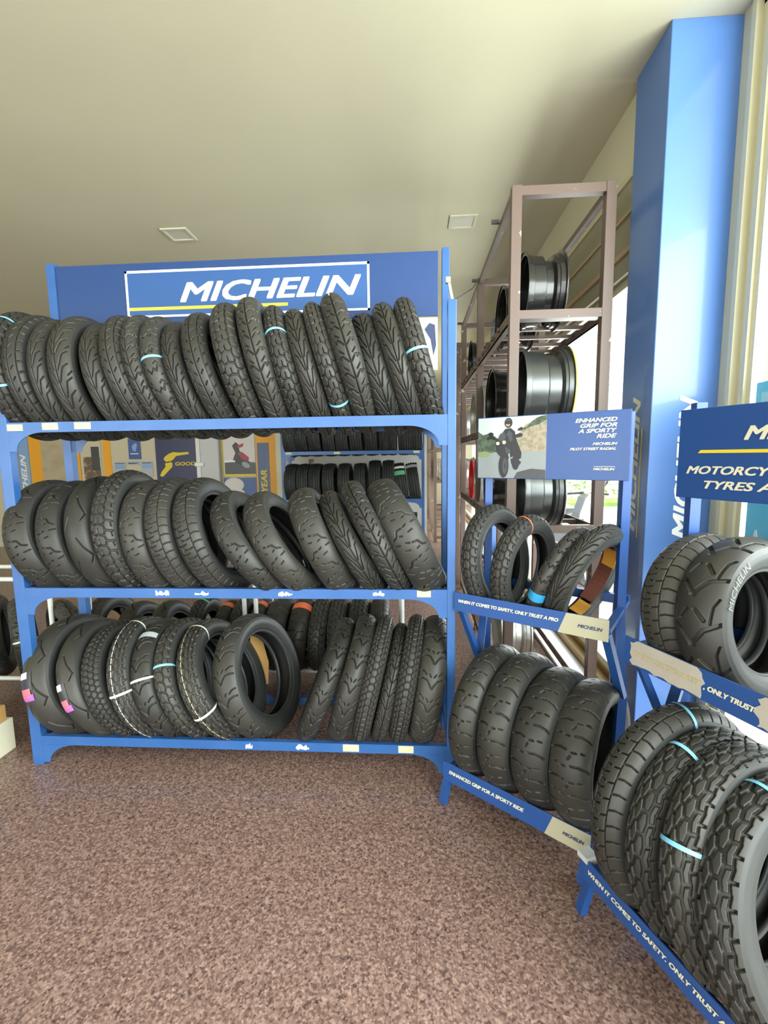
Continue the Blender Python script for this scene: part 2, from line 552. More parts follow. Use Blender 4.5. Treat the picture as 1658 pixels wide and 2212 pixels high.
for y in (5.5, 6.7):
    MB().lathe([(-.045, .16), (-.05, .2), (-.025, .235), (.025, .235), (.05, .2), (.045, .16)], 32, 2.02, y, .095).build('wheel', 'rim_black', sc, smooth=True)
for sx in (1.78, 2.26):
    MB().slab((sx, 5.7, 1.15), (1, 0, 0), (0, 0, 1), blob(0, 0, .06, .045), -.012, .012).build('mirror', 'photo_dark', sc)
cp = MB().use('cyan_poster').box(1.486, 1.49, 1.55, 2.155, .75, 1.79)
cp.use('cyan_light').box(1.484, 1.486, 1.55, 2.12, 1.70, 1.745)
cp.use('white').slab((1.486, 0, 0), (0, -1, 0), (0, 0, 1), blob(-2.09, 1.02, .018, .14), 0, .002)
cp.use('white').slab((1.486, 0, 0), (0, -1, 0), (0, 0, 1), blob(-1.98, 1.06, .012, .10), 0, .002)
tag(cp.build('poster'), 'bright cyan poster stuck on the near window glass', 'poster')

# ------------------------------------------------------------------ tyres
def prof_arc(Rr, W, pm, nv):
    ph = np.linspace(-pm, pm, nv + 1)
    ra = W / 2 / math.sin(pm)
    return ra * np.sin(ph), Rr - ra * (1 - np.cos(ph)), ra * pm

def np_mesh(name, V, Fq, mname):
    me = bpy.data.meshes.new(name)
    n = len(Fq)
    me.vertices.add(len(V)); me.vertices.foreach_set('co', V.astype(np.float32).ravel())
    me.loops.add(n * 4); me.loops.foreach_set('vertex_index', Fq.astype(np.int32).ravel())
    me.polygons.add(n)
    me.polygons.foreach_set('loop_start', np.arange(0, n * 4, 4, dtype=np.int32))
    me.polygons.foreach_set('loop_total', np.full(n, 4, dtype=np.int32))
    me.polygons.foreach_set('use_smooth', np.ones(n, dtype=bool))
    me.materials.append(M[mname])
    me.update(calc_edges=True)
    return me

def ring_faces(nu, k):
    i = np.arange(nu)[:, None]; j = np.arange(k - 1)[None, :]
    i2 = (i + 1) % nu
    return np.stack([i * k + j, i2 * k + j, i2 * k + j + 1, i * k + j + 1], -1).reshape(-1, 4)

def spin(x, r, nu):
    t = np.linspace(0, 2 * PI, nu, endpoint=False)[:, None]
    x = np.broadcast_to(x, (nu, x.shape[-1]))
    r = np.broadcast_to(r, (nu, r.shape[-1]))
    return np.stack([x, r * np.sin(t), r * np.cos(t)], -1).reshape(-1, 3)

def mirror(segs):
    return segs + [[(f, -t) for f, t in pl[:-1]] + [pl[-1]] for pl in segs]
def shifted(segs, d):
    return [[(f + d, -t) for f, t in pl[:-1]] + [pl[-1]] for pl in segs]
# polylines in one tread pitch: (fraction of pitch, position across -1..1) ..., groove width in mm
PAT = {
 'block': (40, mirror([[(.18, 0), (.0, .36), 6], [(.0, .36), (.5, .45), (1, .36), 5], [(.5, .45), (.38, .80), 6], [(.38, .80), (.32, 1.05), 6], [(-.12, .86), (.38, .80), 3.5]]) + [[(.18, 0), (.66, 0), 3.5]]),
 'rib': (30, mirror([[(.0, .10), (.35, .42), (.28, .95), 4.5], [(.5, .30), (.78, .62), 3.5], [(.18, .55), (.45, .85), 3]]) + [[(-.1, 0), (1.1, 0), 5]]),
 'leaf': (15, mirror([[(.0, .10), (.22, .24), (.48, .40), (.62, .72), 4], [(.42, .12), (.66, .30), (.98, .46), (1.1, .80), 3.2], [(.20, .62), (.35, .92), 3]]) + [[(-.1, 0), (1.1, 0), 2.6]]),
 'sport': (13, [[(.0, -.80), (.06, -.52), (.22, -.36), (.24, -.10), 4], [(.26, .04), (.30, .20), 3.6], [(.5, .80), (.56, .52), (.72, .36), (.74, .10), 4], [(.76, -.04), (.80, -.20), 3.6],
                [(.30, .52), (.33, .90), 3.2], [(.80, -.52), (.83, -.90), 3.2], [(.06, .16), (.09, .40), 3], [(.56, -.16), (.59, -.40), 3], [(.02, -.20), (.05, -.34), 3], [(.52, .20), (.55, .34), 3]]),
 'dash': (17, [[(.0, .16), (.03, .40), (-.02, .72), (-.1, .96), 6], [(.45, .12), (.46, .26), 5], [(.5, .50), (.5, .66), 4.5], [(.5, -.16), (.53, -.40), (.48, -.72), (.4, -.96), 6],
               [(.95, -.12), (.96, -.26), 5], [(.0, -.50), (.0, -.66), 4.5], [(.2, -.02), (.32, .06), 4]]),
 'hex': (30, mirror([[(0, .0), (.0, .22), 4.5], [(0, .22), (.25, .34), (.5, .22), (.75, .34), (1, .22), 4.5], [(.25, .34), (.25, .60), 4.5], [(0, .74), (.25, .60), (.5, .74), (.75, .60), (1, .74), 4.5],
                     [(.75, .34), (.75, .60), 4], [(0, .74), (0, 1.0), 4.5], [(.5, .74), (.5, 1.0), 4.5]]) + [[(.5, -.22), (.5, .22), 4.5]]),
 'swoosh': (18, mirror([[(.0, .03), (.14, .14), (.32, .34), (.38, .62), (.36, .86), 4.5], [(.55, .42), (.68, .62), (.70, .84), 3.4], [(.46, .10), (.58, .22), 3]]) ),
 'grid': (44, mirror([[(-.1, .38), (1.1, .38), 2.4], [(.0, .38), (.12, .66), (.05, 1.02), 3.4], [(.5, .05), (.62, .36), 2.8]]) + [[(.0, -.3), (.1, 0), 2.4]]),
 'notch': (38, mirror([[(.0, .62), (.12, .80), (.10, 1.05), 6], [(-.1, .58), (1.1, .58), 2.2], [(.4, .16), (.7, .34), 3]]) + [[(-.1, 0), (1.1, 0), 2.6]]),
 'slick': (9, [[(.0, -.85), (.25, -.42), (.46, -.18), 4], [(.5, .85), (.75, .42), (.96, .18), 4], [(.35, .55), (.52, .86), 3.2], [(.85, -.55), (1.02, -.86), 3.2]]),
 'wide': (13, mirror([[(.0, -.04), (.30, .40), (.46, 1.02), 10], [(.50, .42), (.70, .14), 8], [(.34, .60), (.80, .70), (.98, .86), 4]])),
 'bigblock': (33, mirror([[(0, .08), (.5, .20), (1, .08), 7.5], [(.5, .20), (.5, .44), 8], [(0, .52), (.5, .44), (1, .52), 7.5], [(0, .52), (.08, .78), 8], [(.0, .80), (.5, .74), (1, .80), 4.5],
                          [(.55, .74), (.62, 1.04), 6.5]]) + [[(0, -.08), (0, .08), 7]]),
 'car': (64, [[(-.1, t), (1.1, t), 8] for t in (-.62, -.22, .22, .62)] + [[(.0, -1), (.3, -.66), 2.6], [(.0, 1), (.3, .66), 2.6], [(.1, -.56), (.4, -.3), 1.5], [(.1, .56), (.4, .3), 1.5]]),
 'zig': (22, mirror([[(.0, .0), (.25, .25), (.1, .45), (.4, .60), 5], [(.5, .35), (.62, .55), (.5, .75), 5], [(.4, .60), (.3, .98), 5], [(.9, .75), (.9, 1.0), 4]])),
}
PROFILE = {  # outer radius, width, half angle of crown, rim radius
 'moto': (.31, .11, math.radians(62), .212),
 'scoot': (.26, .12, math.radians(58), .158),
 'car': (.30, .19, math.radians(15), .205),
}
_tm = {}
def tread_mesh(prof, pat, nu, nv, depth=.0105):
    key = (prof, pat, nu)
    if key in _tm: return _tm[key]
    Rr, W, pm, rim = PROFILE[prof]
    x, r, La = prof_arc(Rr, W, pm, nv)
    npitch, segs = PAT[pat]
    if prof == 'scoot': npitch = max(8, round(npitch * .84))
    P = 2 * PI * Rr / npitch * 1000
    s = (np.arange(nu) / nu * npitch) % 1.0
    t = np.linspace(-1, 1, nv + 1)
    Sx, Tx = np.meshgrid(s, t, indexing='ij')
    Ax, Bx = Sx * P, Tx * La * 1000
    best = np.full(Sx.shape, 99.0)
    for pl in segs:
        wd = pl[-1] * 1.15 + .4
        for (f0, t0), (f1, t1) in zip(pl[:-2], pl[1:-1]):
            for sh in (-2, -1, 0, 1):
                a0, b0, a1, b1 = (f0 + sh) * P, t0 * La * 1000, (f1 + sh) * P, t1 * La * 1000
                dx, dy = a1 - a0, b1 - b0
                L2 = dx * dx + dy * dy + 1e-9
                u = np.clip(((Ax - a0) * dx + (Bx - b0) * dy) / L2, 0, 1)
                d = np.hypot(Ax - a0 - u * dx, Bx - b0 - u * dy) - wd / 2
                best = np.minimum(best, d)
    k = np.clip(.62 - best / 1.5, 0, 1)
    k = k * k * (3 - 2 * k)
    edge = np.clip((1 - np.abs(Tx)) / .05, 0, 1)
    dep = depth * k * edge
    nrm_x, nrm_r = np.sin(np.linspace(-pm, pm, nv + 1)), np.cos(np.linspace(-pm, pm, nv + 1))
    X = x[None, :] - dep * nrm_x[None, :]
    Rm = r[None, :] - dep * nrm_r[None, :]
    V = spin(X, Rm, nu)
    _tm[key] = np_mesh('tread', V, ring_faces(nu, nv + 1), 'car_rubber' if prof == 'car' else 'tread_rubber')
    return _tm[key]

def side_profile(prof):
    Rr, W, pm, rim = PROFILE[prof]
    x, r, La = prof_arc(Rr, W, pm, 4)
    xe, re = x[-1], r[-1]
    xb = W * .36
    t = np.linspace(0, 1, 14)
    bul = .10 * W * np.sin(t * PI) ** 1.2
    xs = xe + (xb - xe) * t ** 1.6 + bul * .55
    rs = re + (rim - re) * t
    rs[1:4] += 0.0
    # moulded ring near the tread edge and bead lip
    xs[2] += .0012; xs[3] += .0012; xs[10] += .0015; xs[11] += .0015
    lip = np.array([(xb + .001, rim - .003), (xb - .004, rim - .007), (xb - .012, rim - .006), (xb - .016, rim)])
    return np.concatenate([xs, lip[:, 0]]), np.concatenate([rs, lip[:, 1]])

def side_mesh(prof, sign):
    key = (prof, 'side', sign)
    if key not in _tm:
        xs, rs = side_profile(prof)
        V = spin(xs * sign, rs, 96)
        Fq = ring_faces(96, len(xs))
        if sign < 0: Fq = Fq[:, ::-1]
        _tm[key] = np_mesh('sidewall', V, Fq, 'car_rubber' if prof == 'car' else 'side_rubber')
    return _tm[key]

def liner_mesh(prof):
    key = (prof, 'liner')
    if key not in _tm:
        Rr, W, pm, rim = PROFILE[prof]
        x, r, La = prof_arc(Rr - .012, W - .022, pm, 10)
        xs, rs = side_profile(prof)
        xa = xs[14:][-1]
        side_x = np.linspace(x[-1], xa, 6)[1:] + np.array([.004, .006, .006, .004, 0])
        side_r = np.linspace(r[-1], rim, 6)[1:]
        X = np.concatenate([-side_x[::-1], x, side_x]); Rm = np.concatenate([side_r[::-1], r, side_r])
        _tm[key] = np_mesh('inner_lining', spin(X, Rm, 96), ring_faces(96, len(X))[:, ::-1], 'inner_rubber')
    return _tm[key]

def band_mesh(prof, mname, alpha, width, lift=.0022, through=True, full=True, part=None):
    """strap or paper band round the section of the tyre at angle alpha (0 top, + to the front)"""
    key = (prof, 'band', mname, round(alpha, 3), width, through, part)
    if key in _tm: return _tm[key]
    Rr, W, pm, rim = PROFILE[prof]
    x, r, La = prof_arc(Rr + lift, W + 2 * lift, pm, 16)
    xs, rs = side_profile(prof)
    if full:
        lx = np.concatenate([-(xs[:14] + lift)[::-1], x[1:-1], xs[:14] + lift]); lr = np.concatenate([rs[:14][::-1], r[1:-1], rs[:14]])
    else:
        lx, lr = x, r
    if part:
        i0, i1 = int(part[0] * (len(lx) - 1)), int(part[1] * (len(lx) - 1))
        lx, lr = lx[i0:i1 + 1], lr[i0:i1 + 1]
    n = len(lx)
    vs, fs = [], []
    cols = max(2, int(width / .012) + 1)
    for c in range(cols):
        da = (c / (cols - 1) - .5) * width / Rr
        for off in (0, -.0012):
            for a, b in zip(lx, lr):
                rr_ = b + off
                vs.append((a, -rr_ * math.sin(alpha + da), rr_ * math.cos(alpha + da)))
    N = 2 * n
    for c in range(cols - 1):
        for j in range(n - 1):
            fs.append((c * N + j, c * N + j + 1, (c + 1) * N + j + 1, (c + 1) * N + j))
        if through and full:
            fs.append((c * N, (c + 1) * N, (c + 1) * N + n - 1, c * N + n - 1))
    me = bpy.data.meshes.new('band')
    me.from_pydata(vs, [], fs)
    me.polygons.foreach_set('use_smooth', [True] * len(fs))
    me.materials.append(M[mname])
    _tm[key] = me
    return me

def stripe_mesh(prof, mname, t, wd):
    key = (prof, 'stripe', mname, t, wd)
    if key not in _tm:
        Rr, W, pm, rim = PROFILE[prof]
        ra = W / 2 / math.sin(pm)
        ph = np.linspace(t * pm - wd / ra / 2, t * pm + wd / ra / 2, 3)
        nu = 300
        X = (ra + .0012) * np.sin(ph); Rm = Rr - ra + (ra + .0012) * np.cos(ph)
        Fq = ring_faces(nu, 3)
        keep = [(i // 2) % 5 != 4 for i in range(len(Fq))]
        _tm[key] = np_mesh('colour_stripe', spin(X, Rm, nu), Fq[np.array(keep)], mname)
    return _tm[key]

def link_child(name, me, parent, z):
    o = bpy.data.objects.new(name, me)
    C.objects.link(o)
    o.parent = parent
    o.location = (0, 0, z)
    return o

BANDS = {'blue': ('strap_blue', .011), 'white': ('strap_white', .011), 'orange': ('strap_orange', .010), 'green': ('label_green', .012)}
def tyre(name, label, cat, base, lean, yaw, Rr, W, pat, prof='moto', hi=False, straps=(), bands=(), stripe=None, group=None, sticker=None, spin_=0.0, parts=True):
    """axle along local X; base is the lowest point of the tyre"""
    R1, W1 = PROFILE[prof][:2]
    root = thing(name, label, cat, base, group)
    root.rotation_mode = 'XYZ'
    root.rotation_euler = (0, lean, yaw)
    k = Rr / R1
    root.scale = (W / W1, k, k)
    nu, nv = (1500, 116) if hi else ((1000, 72) if prof != 'car' else (640, 44))
    tr = link_child('tread', tread_mesh(prof, pat, nu, nv), root, R1)
    tr.rotation_euler = (spin_, 0, 0)
    for sg in (1, -1):
        link_child('sidewall', side_mesh(prof, sg), root, R1)
    link_child('inner_lining', liner_mesh(prof), root, R1)
    for col, al in straps:
        mn, wd = BANDS[col]
        o = link_child('strap', band_mesh(prof, mn, al, wd), root, R1)
        o['label'] = col + ' plastic strap'
    for mn, al, wd in bands:
        o = link_child('label_band', band_mesh(prof, mn, al, wd, full=False, through=False), root, R1)
        o['label'] = 'printed paper band'
    if stripe:
        link_child('colour_stripe', stripe_mesh(prof, *stripe), root, R1)
    if sticker:
        st = link_child('sticker', band_mesh(prof, 'label_black', sticker, .085, .0030, False, True, (.33, .55)), root, R1)
        for mn, d, w_ in (('label_pink', .19, .05), ('label_purple', .25, .030)):
            link_child('print', band_mesh(prof, mn, sticker + d, w_, .0036, False, True, (.34, .53) if mn == 'label_pink' else (.42, .55)), st, 0)
        link_child('print', band_mesh(prof, 'white', sticker - .09, .03, .0036, False, True, (.36, .50)), st, 0)
    return root

# ------------------------------------------------------------------ blue tyre racks
def rack(label, x0, x1, yf, yb, zs, ztf, ztb, name='tyre_rack', bh=.045, gus=True):
    r = thing(name, label, 'rack', ((x0 + x1) / 2, (yf + yb) / 2, 0))
    mb = 'rack_blue'
    zt, zm, zl = zs
    MB().box(x0, x0 + .055, yf, yf + .04, 0, ztf).build('upright', mb, r, bevel=.003)
    MB().box(x1 - .037, x1, yf, yf + .04, 0, ztf).build('upright', mb, r, bevel=.003)
    L = MB().box(x0, x0 + .04, yb - .04, yb - .036, 0, ztb).box(x0 + .04, x0 + .044, yb - .04, yb, 0, ztb).build('upright', mb, r)
    MB().box(x1 - .037, x1, yb - .04, yb, 0, ztb).build('upright', mb, r, bevel=.003)
    xi0, xi1 = x0 + .055, x1 - .037
    for z in zs:
        f = MB().box(xi0, xi1, yf + .002, yf + .026, z - bh, z)
        b = MB().box(xi0 - .01, xi1, yb - .028, yb - .004, z - bh, z)
        gw, gh = .17, .085
        if z == zl: gh = min(.10, z - bh - .015)
        for mbk, ya, yb2 in ((f, yf + .003, yf + .007), (b, yb - .02, yb - .016)):
            for sx, xe in ((1, xi0), (-1, xi1)):
                # concave quarter fillet down to the post
                pts = [(0, 0), (gw, 0)]
                for i in range(1, 10):
                    t = i / 9 * PI / 2
                    pts.append((gw - (gw - .035) * math.sin(t), -gh * (1 - math.cos(t))))
                pts += [(0, -gh)]
                P = [(xe + sx * a, z - bh + c) for a, c in pts]
                if sx < 0: P = P[::-1]
                mbk.slab((0, ya, 0), (1, 0, 0), (0, 0, 1), P, -(yb2 - ya) / 2, (yb2 - ya) / 2)
        f.build('shelf_beam', mb, r); b.build('shelf_beam', mb, r)
        for x in (x0 + .02, x1 - .02):
            MB().box(x - .012, x + .012, yf + .04, yb - .04, z - .04, z - .005).build('side_rail', mb, r)
    return r

XR0, XR1, YRF, YRB = -1.895, .183, 2.02, 2.46
rk = rack('large blue steel tyre rack with header sign and three full shelves', XR0, XR1, YRF, YRB, (1.672, .902, .152), 2.14, 2.51)
hb = MB().box(XR0 + .048, .128, 2.425, 2.433, 2.19, 2.497).build('header_board', 'sign_blue', rk, bevel=.002)
sgn = MB().use('sign_panel_blue').slab((0, 2.425, 0), (1, 0, 0), (0, 0, 1), quad(-1.47, -.216, 2.232, 2.45), 0, .002)
sgn.use('white')
for q in (quad(-1.475, -.213, 2.447, 2.459), quad(-1.475, -.213, 2.228, 2.238), quad(-1.475, -1.464, 2.228, 2.459), quad(-.224, -.213, 2.228, 2.459)):
    sgn.slab((0, 2.423, 0), (1, 0, 0), (0, 0, 1), q, 0, .0015)
sgn.use('sign_yellow').slab((0, 2.423, 0), (1, 0, 0), (0, 0, 1), quad(-1.462, -.63, 2.263, 2.278), 0, .0012)
sgn.build('sign_panel', None, hb)
text('lettering', 'MICHELIN', (-1.19, 2.425, 2.296), (1, 0, 0.008), (0, 0, 1), .098, 'cream_white', hb, width=.935, off=.003, bold=0, shear=.3)
ln = MB().use('paper')
torn = MB().use('white')
for x0, x1, z0, z1, t in ((-1.84, -1.765, 1.635, 1.664, 0), (-1.672, -1.597, 1.637, 1.668, 0), (-1.52, -1.443, 1.638, 1.668, 0),
                       (-1.20, -1.136, .868, .896, 1), (-1.012, -.948, .868, .895, 1), (-.62, -.556, .868, .896, 1), (-.186, -.134, .870, .898, 1), (.012, .074, .868, .899, 0),
                       (-.812, -.778, .113, .143, 1), (-.567, -.504, .114, .147, 1), (-.341, -.265, .114, .149, 0), (-.079, -.008, .114, .149, 0)):
    p = MB()
    if not t:
        p.box(x0, x1, 2.0205, 2.0225, z0, z1)
    else:                                     # half torn-off label: ragged outline
        rr = random.Random(int(x0 * 1000))
        n = 9
        top = [(x0 + (x1 - x0) * i / n, z0 + (z1 - z0) * rr.uniform(.35, 1)) for i in range(n + 1)]
        bot = [(x0 + (x1 - x0) * i / n, z0 + (z1 - z0) * rr.uniform(0, .28)) for i in range(n + 1)]
        for i in range(n):
            p.slab((0, 2.0225, 0), (1, 0, 0), (0, 0, 1), [bot[i], bot[i + 1], top[i + 1], top[i]], 0, .002)
    p.build('price_label', 'white' if t else 'paper', rk)['label'] = 'torn white paper label' if t else 'cream paper price label'
MB().bar((.165, 2.03, 2.14), (.150, 2.03, 2.215), .012).box(.138, .158, 2.02, 2.04, 2.205, 2.228).build('hook', 'steel', rk)
pb = MB().use('cream_white').box(-.02, .126, 2.436, 2.44, 1.93, 2.186)
pb.use('ink_navy').slab((0, 2.436, 0), (1, 0, 0), (0, 0, 1), [(.06, 2.13), (.085, 2.16), (.112, 2.15), (.118, 2.05), (.105, 2.0), (.09, 2.08)], 0, .001)
tag(pb.build('poster'), 'cream poster with dark shape hung under the right end of header sign', 'poster')

GAP = .20
def on_rack(zb, Rr):
    return zb + math.sqrt(Rr * Rr - GAP * GAP) - Rr

def paper_arc(t, x, r0, a0, a1, n=40):
    """thin white paper strip along the sidewall"""
    sg = 1 if x > 0 else -1
    vs = []
    for j in range(n):
        a = math.radians(a0 + (a1 - a0) * j / (n - 1))
        for q in (0, .006):
            vs.append((x + sg * q * .2, -(r0 + q) * math.sin(a), (r0 + q) * math.cos(a)))
    pm = MB().add(vs, [(2 * j, 2 * j + 1, 2 * j + 3, 2 * j + 2) for j in range(n - 1)])
    o = pm.build('paper_strip', 'white')
    o.parent = t
    o.location = (0, 0, .31)

ORD = ['first', 'second', 'third', 'fourth', 'fifth', 'sixth', 'seventh', 'eighth', 'ninth', 'tenth', 'eleventh', 'twelfth', 'thirteenth',
       'fourteenth', 'fifteenth', 'sixteenth', 'seventeenth', 'eighteenth', 'nineteenth']
DESC = {'block': 'block tread', 'rib': 'ribbed', 'leaf': 'feathered', 'sport': 'sparsely grooved', 'dash': 'dash grooved', 'hex': 'honeycomb tread', 'swoosh': 'curved groove',
        'grid': 'fine grid tread', 'notch': 'notched', 'slick': 'nearly smooth', 'wide': 'wide grooved', 'bigblock': 'large block', 'zig': 'zigzag tread'}
D2 = math.radians
TOP = [  # name, x, lean, yaw, radius, width, pattern, straps
 (-1.830, -.065, .10, .305, .098, 'block', [('blue', D2(38)), ('blue', D2(105))]), (-1.695, -.130, .0, .299, .097, 'notch', []), (-1.596, -.149, .03, .290, .081, 'leaf', []),
 (-1.491, -.135, .027, .294, .111, 'leaf', []), (-1.336, -.232, .08, .283, .095, 'leaf', []), (-1.214, -.260, .06, .298, .100, 'notch', []), (-1.113, -.271, .011, .299, .082, 'rib', []),
 (-1.022, -.281, -.008, .296, .085, 'zig', [('blue', D2(80))]), (-.930, -.298, -.005, .286, .085, 'leaf', []), (-.829, -.282, .032, .300, .103, 'notch', []),
 (-.713, -.253, .10, .314, .105, 'block', []), (-.594, -.255, .11, .323, .100, 'rib', []), (-.495, -.255, .11, .306, .085, 'block', [('blue', D2(63))]), (-.398, -.269, .11, .299, .086, 'leaf', []),
 (-.300, -.279, .10, .311, .083, 'block', [('blue', D2(128))]), (-.200, -.285, .095, .327, .104, 'rib', [('blue', D2(150))]), (-.070, -.302, -.008, .291, .102, 'leaf', []),
 (.026, -.291, -.011, .309, .092, 'leaf', []), (.120, -.275, -.047, .317, .088, 'block', [('blue', D2(86))])]
for i, (x, le, ya, Rr, W, pat, st) in enumerate(TOP):
    tyre('motorcycle_tyre', 'black %s motorcycle tyre%s, %s from left on top rack shelf' % (DESC[pat], ' with blue strap' if st else '', ORD[i]), 'tyre',
         (x, 2.24, on_rack(1.672, Rr)), le, ya, Rr, W, pat, straps=st, group='tyres on the top rack shelf', spin_=random.random())
MID = [(-1.709, -.279, -.094, .298, .137, 'sport'), (-1.576, -.254, -.036, .295, .115, 'sport'), (-1.454, -.214, .042, .302, .117, 'slick'), (-1.336, -.160, .010, .313, .109, 'block'),
 (-1.196, -.215, -.006, .293, .115, 'sport'), (-1.046, -.265, -.041, .300, .117, 'grid'), (-.873, -.345, -.060, .305, .123, 'grid'), (-.589, -.625, -.017, .307, .112, 'sport'),
 (-.452, -.595, -.0, .299, .120, 'sport'), (-.306, -.455, .10, .290, .128, 'sport'), (-.157, -.491, .12, .289, .093, 'leaf'), (-.038, -.474, .13, .309, .099, 'rib'), (.100, -.473, .13, .310, .146, 'sport')]
for i, (x, le, ya, Rr, W, pat) in enumerate(MID):
    t = tyre('motorcycle_tyre', 'black %s motorcycle tyre, %s from left on middle rack shelf' % (DESC[pat], ORD[i]), 'tyre',
             (x, 2.24, on_rack(.902, Rr)), le, ya, Rr, W, pat, group='tyres on the middle rack shelf', spin_=random.random())
    if i == 10:
        paper_arc(t, -.0575, .262, 60, 130)
BOT = [(-1.662, -.320, -.119, .311, .141, 'slick', [], None, D2(72)), (-1.472, -.421, -.025, .312, .104, 'slick', [], None, D2(78)), (-1.360, -.413, -.054, .307, .096, 'hex', [], None, None),
 (-1.250, -.349, -.032, .312, .105, 'bigblock', [('white', D2(82)), ('white', D2(4))], ('white', 0, .004), None), (-1.134, -.356, -.026, .307, .109, 'swoosh', [('white', D2(67))], None, None),
 (-1.005, -.391, -.043, .313, .088, 'block', [('blue', D2(55))], None, None), (-.844, -.477, -.047, .319, .110, 'bigblock', [('white', D2(100)), ('white', D2(8))], ('torn_ink', 0, .004), None),
 (-.700, -.350, -.20, .315, .132, 'swoosh', [], None, None),
 (-.573, .393, .049, .316, .093, 'swoosh', [], None, None), (-.406, .284, .021, .317, .100, 'swoosh', [], None, None), (-.279, .229, -.029, .313, .081, 'hex', [], None, None),
 (-.196, .233, -.018, .295, .071, 'rib', [], None, None), (-.093, .178, -.052, .313, .083, 'hex', [], None, None), (.020, .161, -.044, .310, .120, 'swoosh', [], None, None)]
for i, (x, le, ya, Rr, W, pat, st, sp, stk) in enumerate(BOT):
    ex = (' with %s strap' % st[0][0]) if st else (' with pink and purple sticker' if stk else '')
    tyre('motorcycle_tyre', '%s tyre%s, %s from left on bottom rack shelf' % (DESC[pat], ex, ORD[i]), 'tyre',
         (x, 2.24, on_rack(.152, Rr)), le, ya, Rr, W, pat, straps=st, stripe=sp, sticker=stk, group='tyres on the bottom rack shelf', spin_=random.random(),
         bands=[('notice_grey', D2(22), .035)] if i == 4 else [])
# brown cardboard tucked inside the big open tyre
tag(MB().slab((-.87, 2.52, 0), (.9, .2, .15), (-.1, .05, 1), [(-.05, .20), (.03, .17), (.05, .30), (.02, .50), (-.03, .52), (-.06, .38)], 0, .004).build('cardboard_sheet', 'cardboard'),
    'brown cardboard sheet seen through the open tyre hole on bottom shelf', 'cardboard')

# ------------------------------------------------------------------ brown wheel rack
def wheel_rack(label, xl, xr, ys, ztop, levels, rung=.21):
    r = thing('wheel_rack', label, 'rack', ((xl + xr) / 2, (ys[0] + ys[-1]) / 2, 0))
    a = .052
    mb = 'brown_paint'
    for y in ys:
        MB().box(xl, xl + a, y, y + a, 0, ztop).build('upright', mb, r, bevel=.002)
        MB().box(xr - a, xr, y, y + a, 0, ztop).build('upright', mb, r, bevel=.002)
        MB().box(xl + a, xr - a, y + .004, y + a - .004, ztop - .05, ztop - .005).build('top_bar', mb, r)
        for z in levels:
            MB().box(xl + a, xr - a, y + .002, y + .04, z - .022, z + .022).box(xl + a, xr - a, y + .04, y + .075, z - .022, z - .016).build('cross_bar', mb, r)
    for x in (xl, xr - .04):
        MB().box(x + .004, x + .036, ys[0] + a, ys[-1], ztop - .045, ztop - .01).build('top_rail', mb, r)
        for z in levels:
            q = MB().use(mb).box(x + .002, x + .008, ys[0] + a, ys[-1], z - .035, z + .02)
            q.box(x + .002, x + .038, ys[0] + a, ys[-1], z - .035, z - .029)
            q.use('photo_dark')
            y = ys[0] + .3
            while y < ys[-1]:
                q.box(x + .0, x + .002, y, y + .012, z - .012, z)
                y += .17
            q.build('shelf_rail', None, r)
    for z in levels[:-1]:
        y = ys[0] + .30
        while y < ys[-1] - .05:
            MB().box(xl - .012, xr + .004, y, y + .028, z - .008, z + .014).build('rung', mb, r)
            y += rung
    # small pegs on the top rail
    for y in (ys[0] + .35, ys[1] + .02, ys[2] - .02)[:len(ys)]:
        MB().box(xl - .045, xl, y, y + .02, ztop - .02, ztop).build('peg', 'photo_shade', r)
    return r
YW = [2.60, 3.86, 5.10]
wr = wheel_rack('tall brown steel wheel rack with chipped paint beside the blue column', .515, 1.042, YW, 2.872, (2.232, 1.66, 1.08, .09))
wheel_rack('brown steel wheel rack standing farther back behind the first', .475, 1.0, [5.30, 6.05, 6.75], 2.72, (2.232, 1.66, 1.08, .09))
wheel_rack('brown steel wheel rack far down the window aisle, first of two', .34, .88, [7.9, 9.1, 10.2], 2.6, (2.1, 1.6, 1.05, .09), .35)
wheel_rack('brown steel wheel rack at the far end of the window aisle', .36, .9, [10.9, 12.0, 13.2], 2.6, (2.1, 1.6, 1.05, .09), .35)
tag(MB().tube([(.172, 2.04, 2.14), (.36, 2.95, 2.49), (.52, 3.86, 2.86)], .004, 6).build('wire'), 'thin wire strung from the blue rack to the brown rack', 'wire')
bpy.data.objects['wire'].data.materials.append(M['photo_shade'])

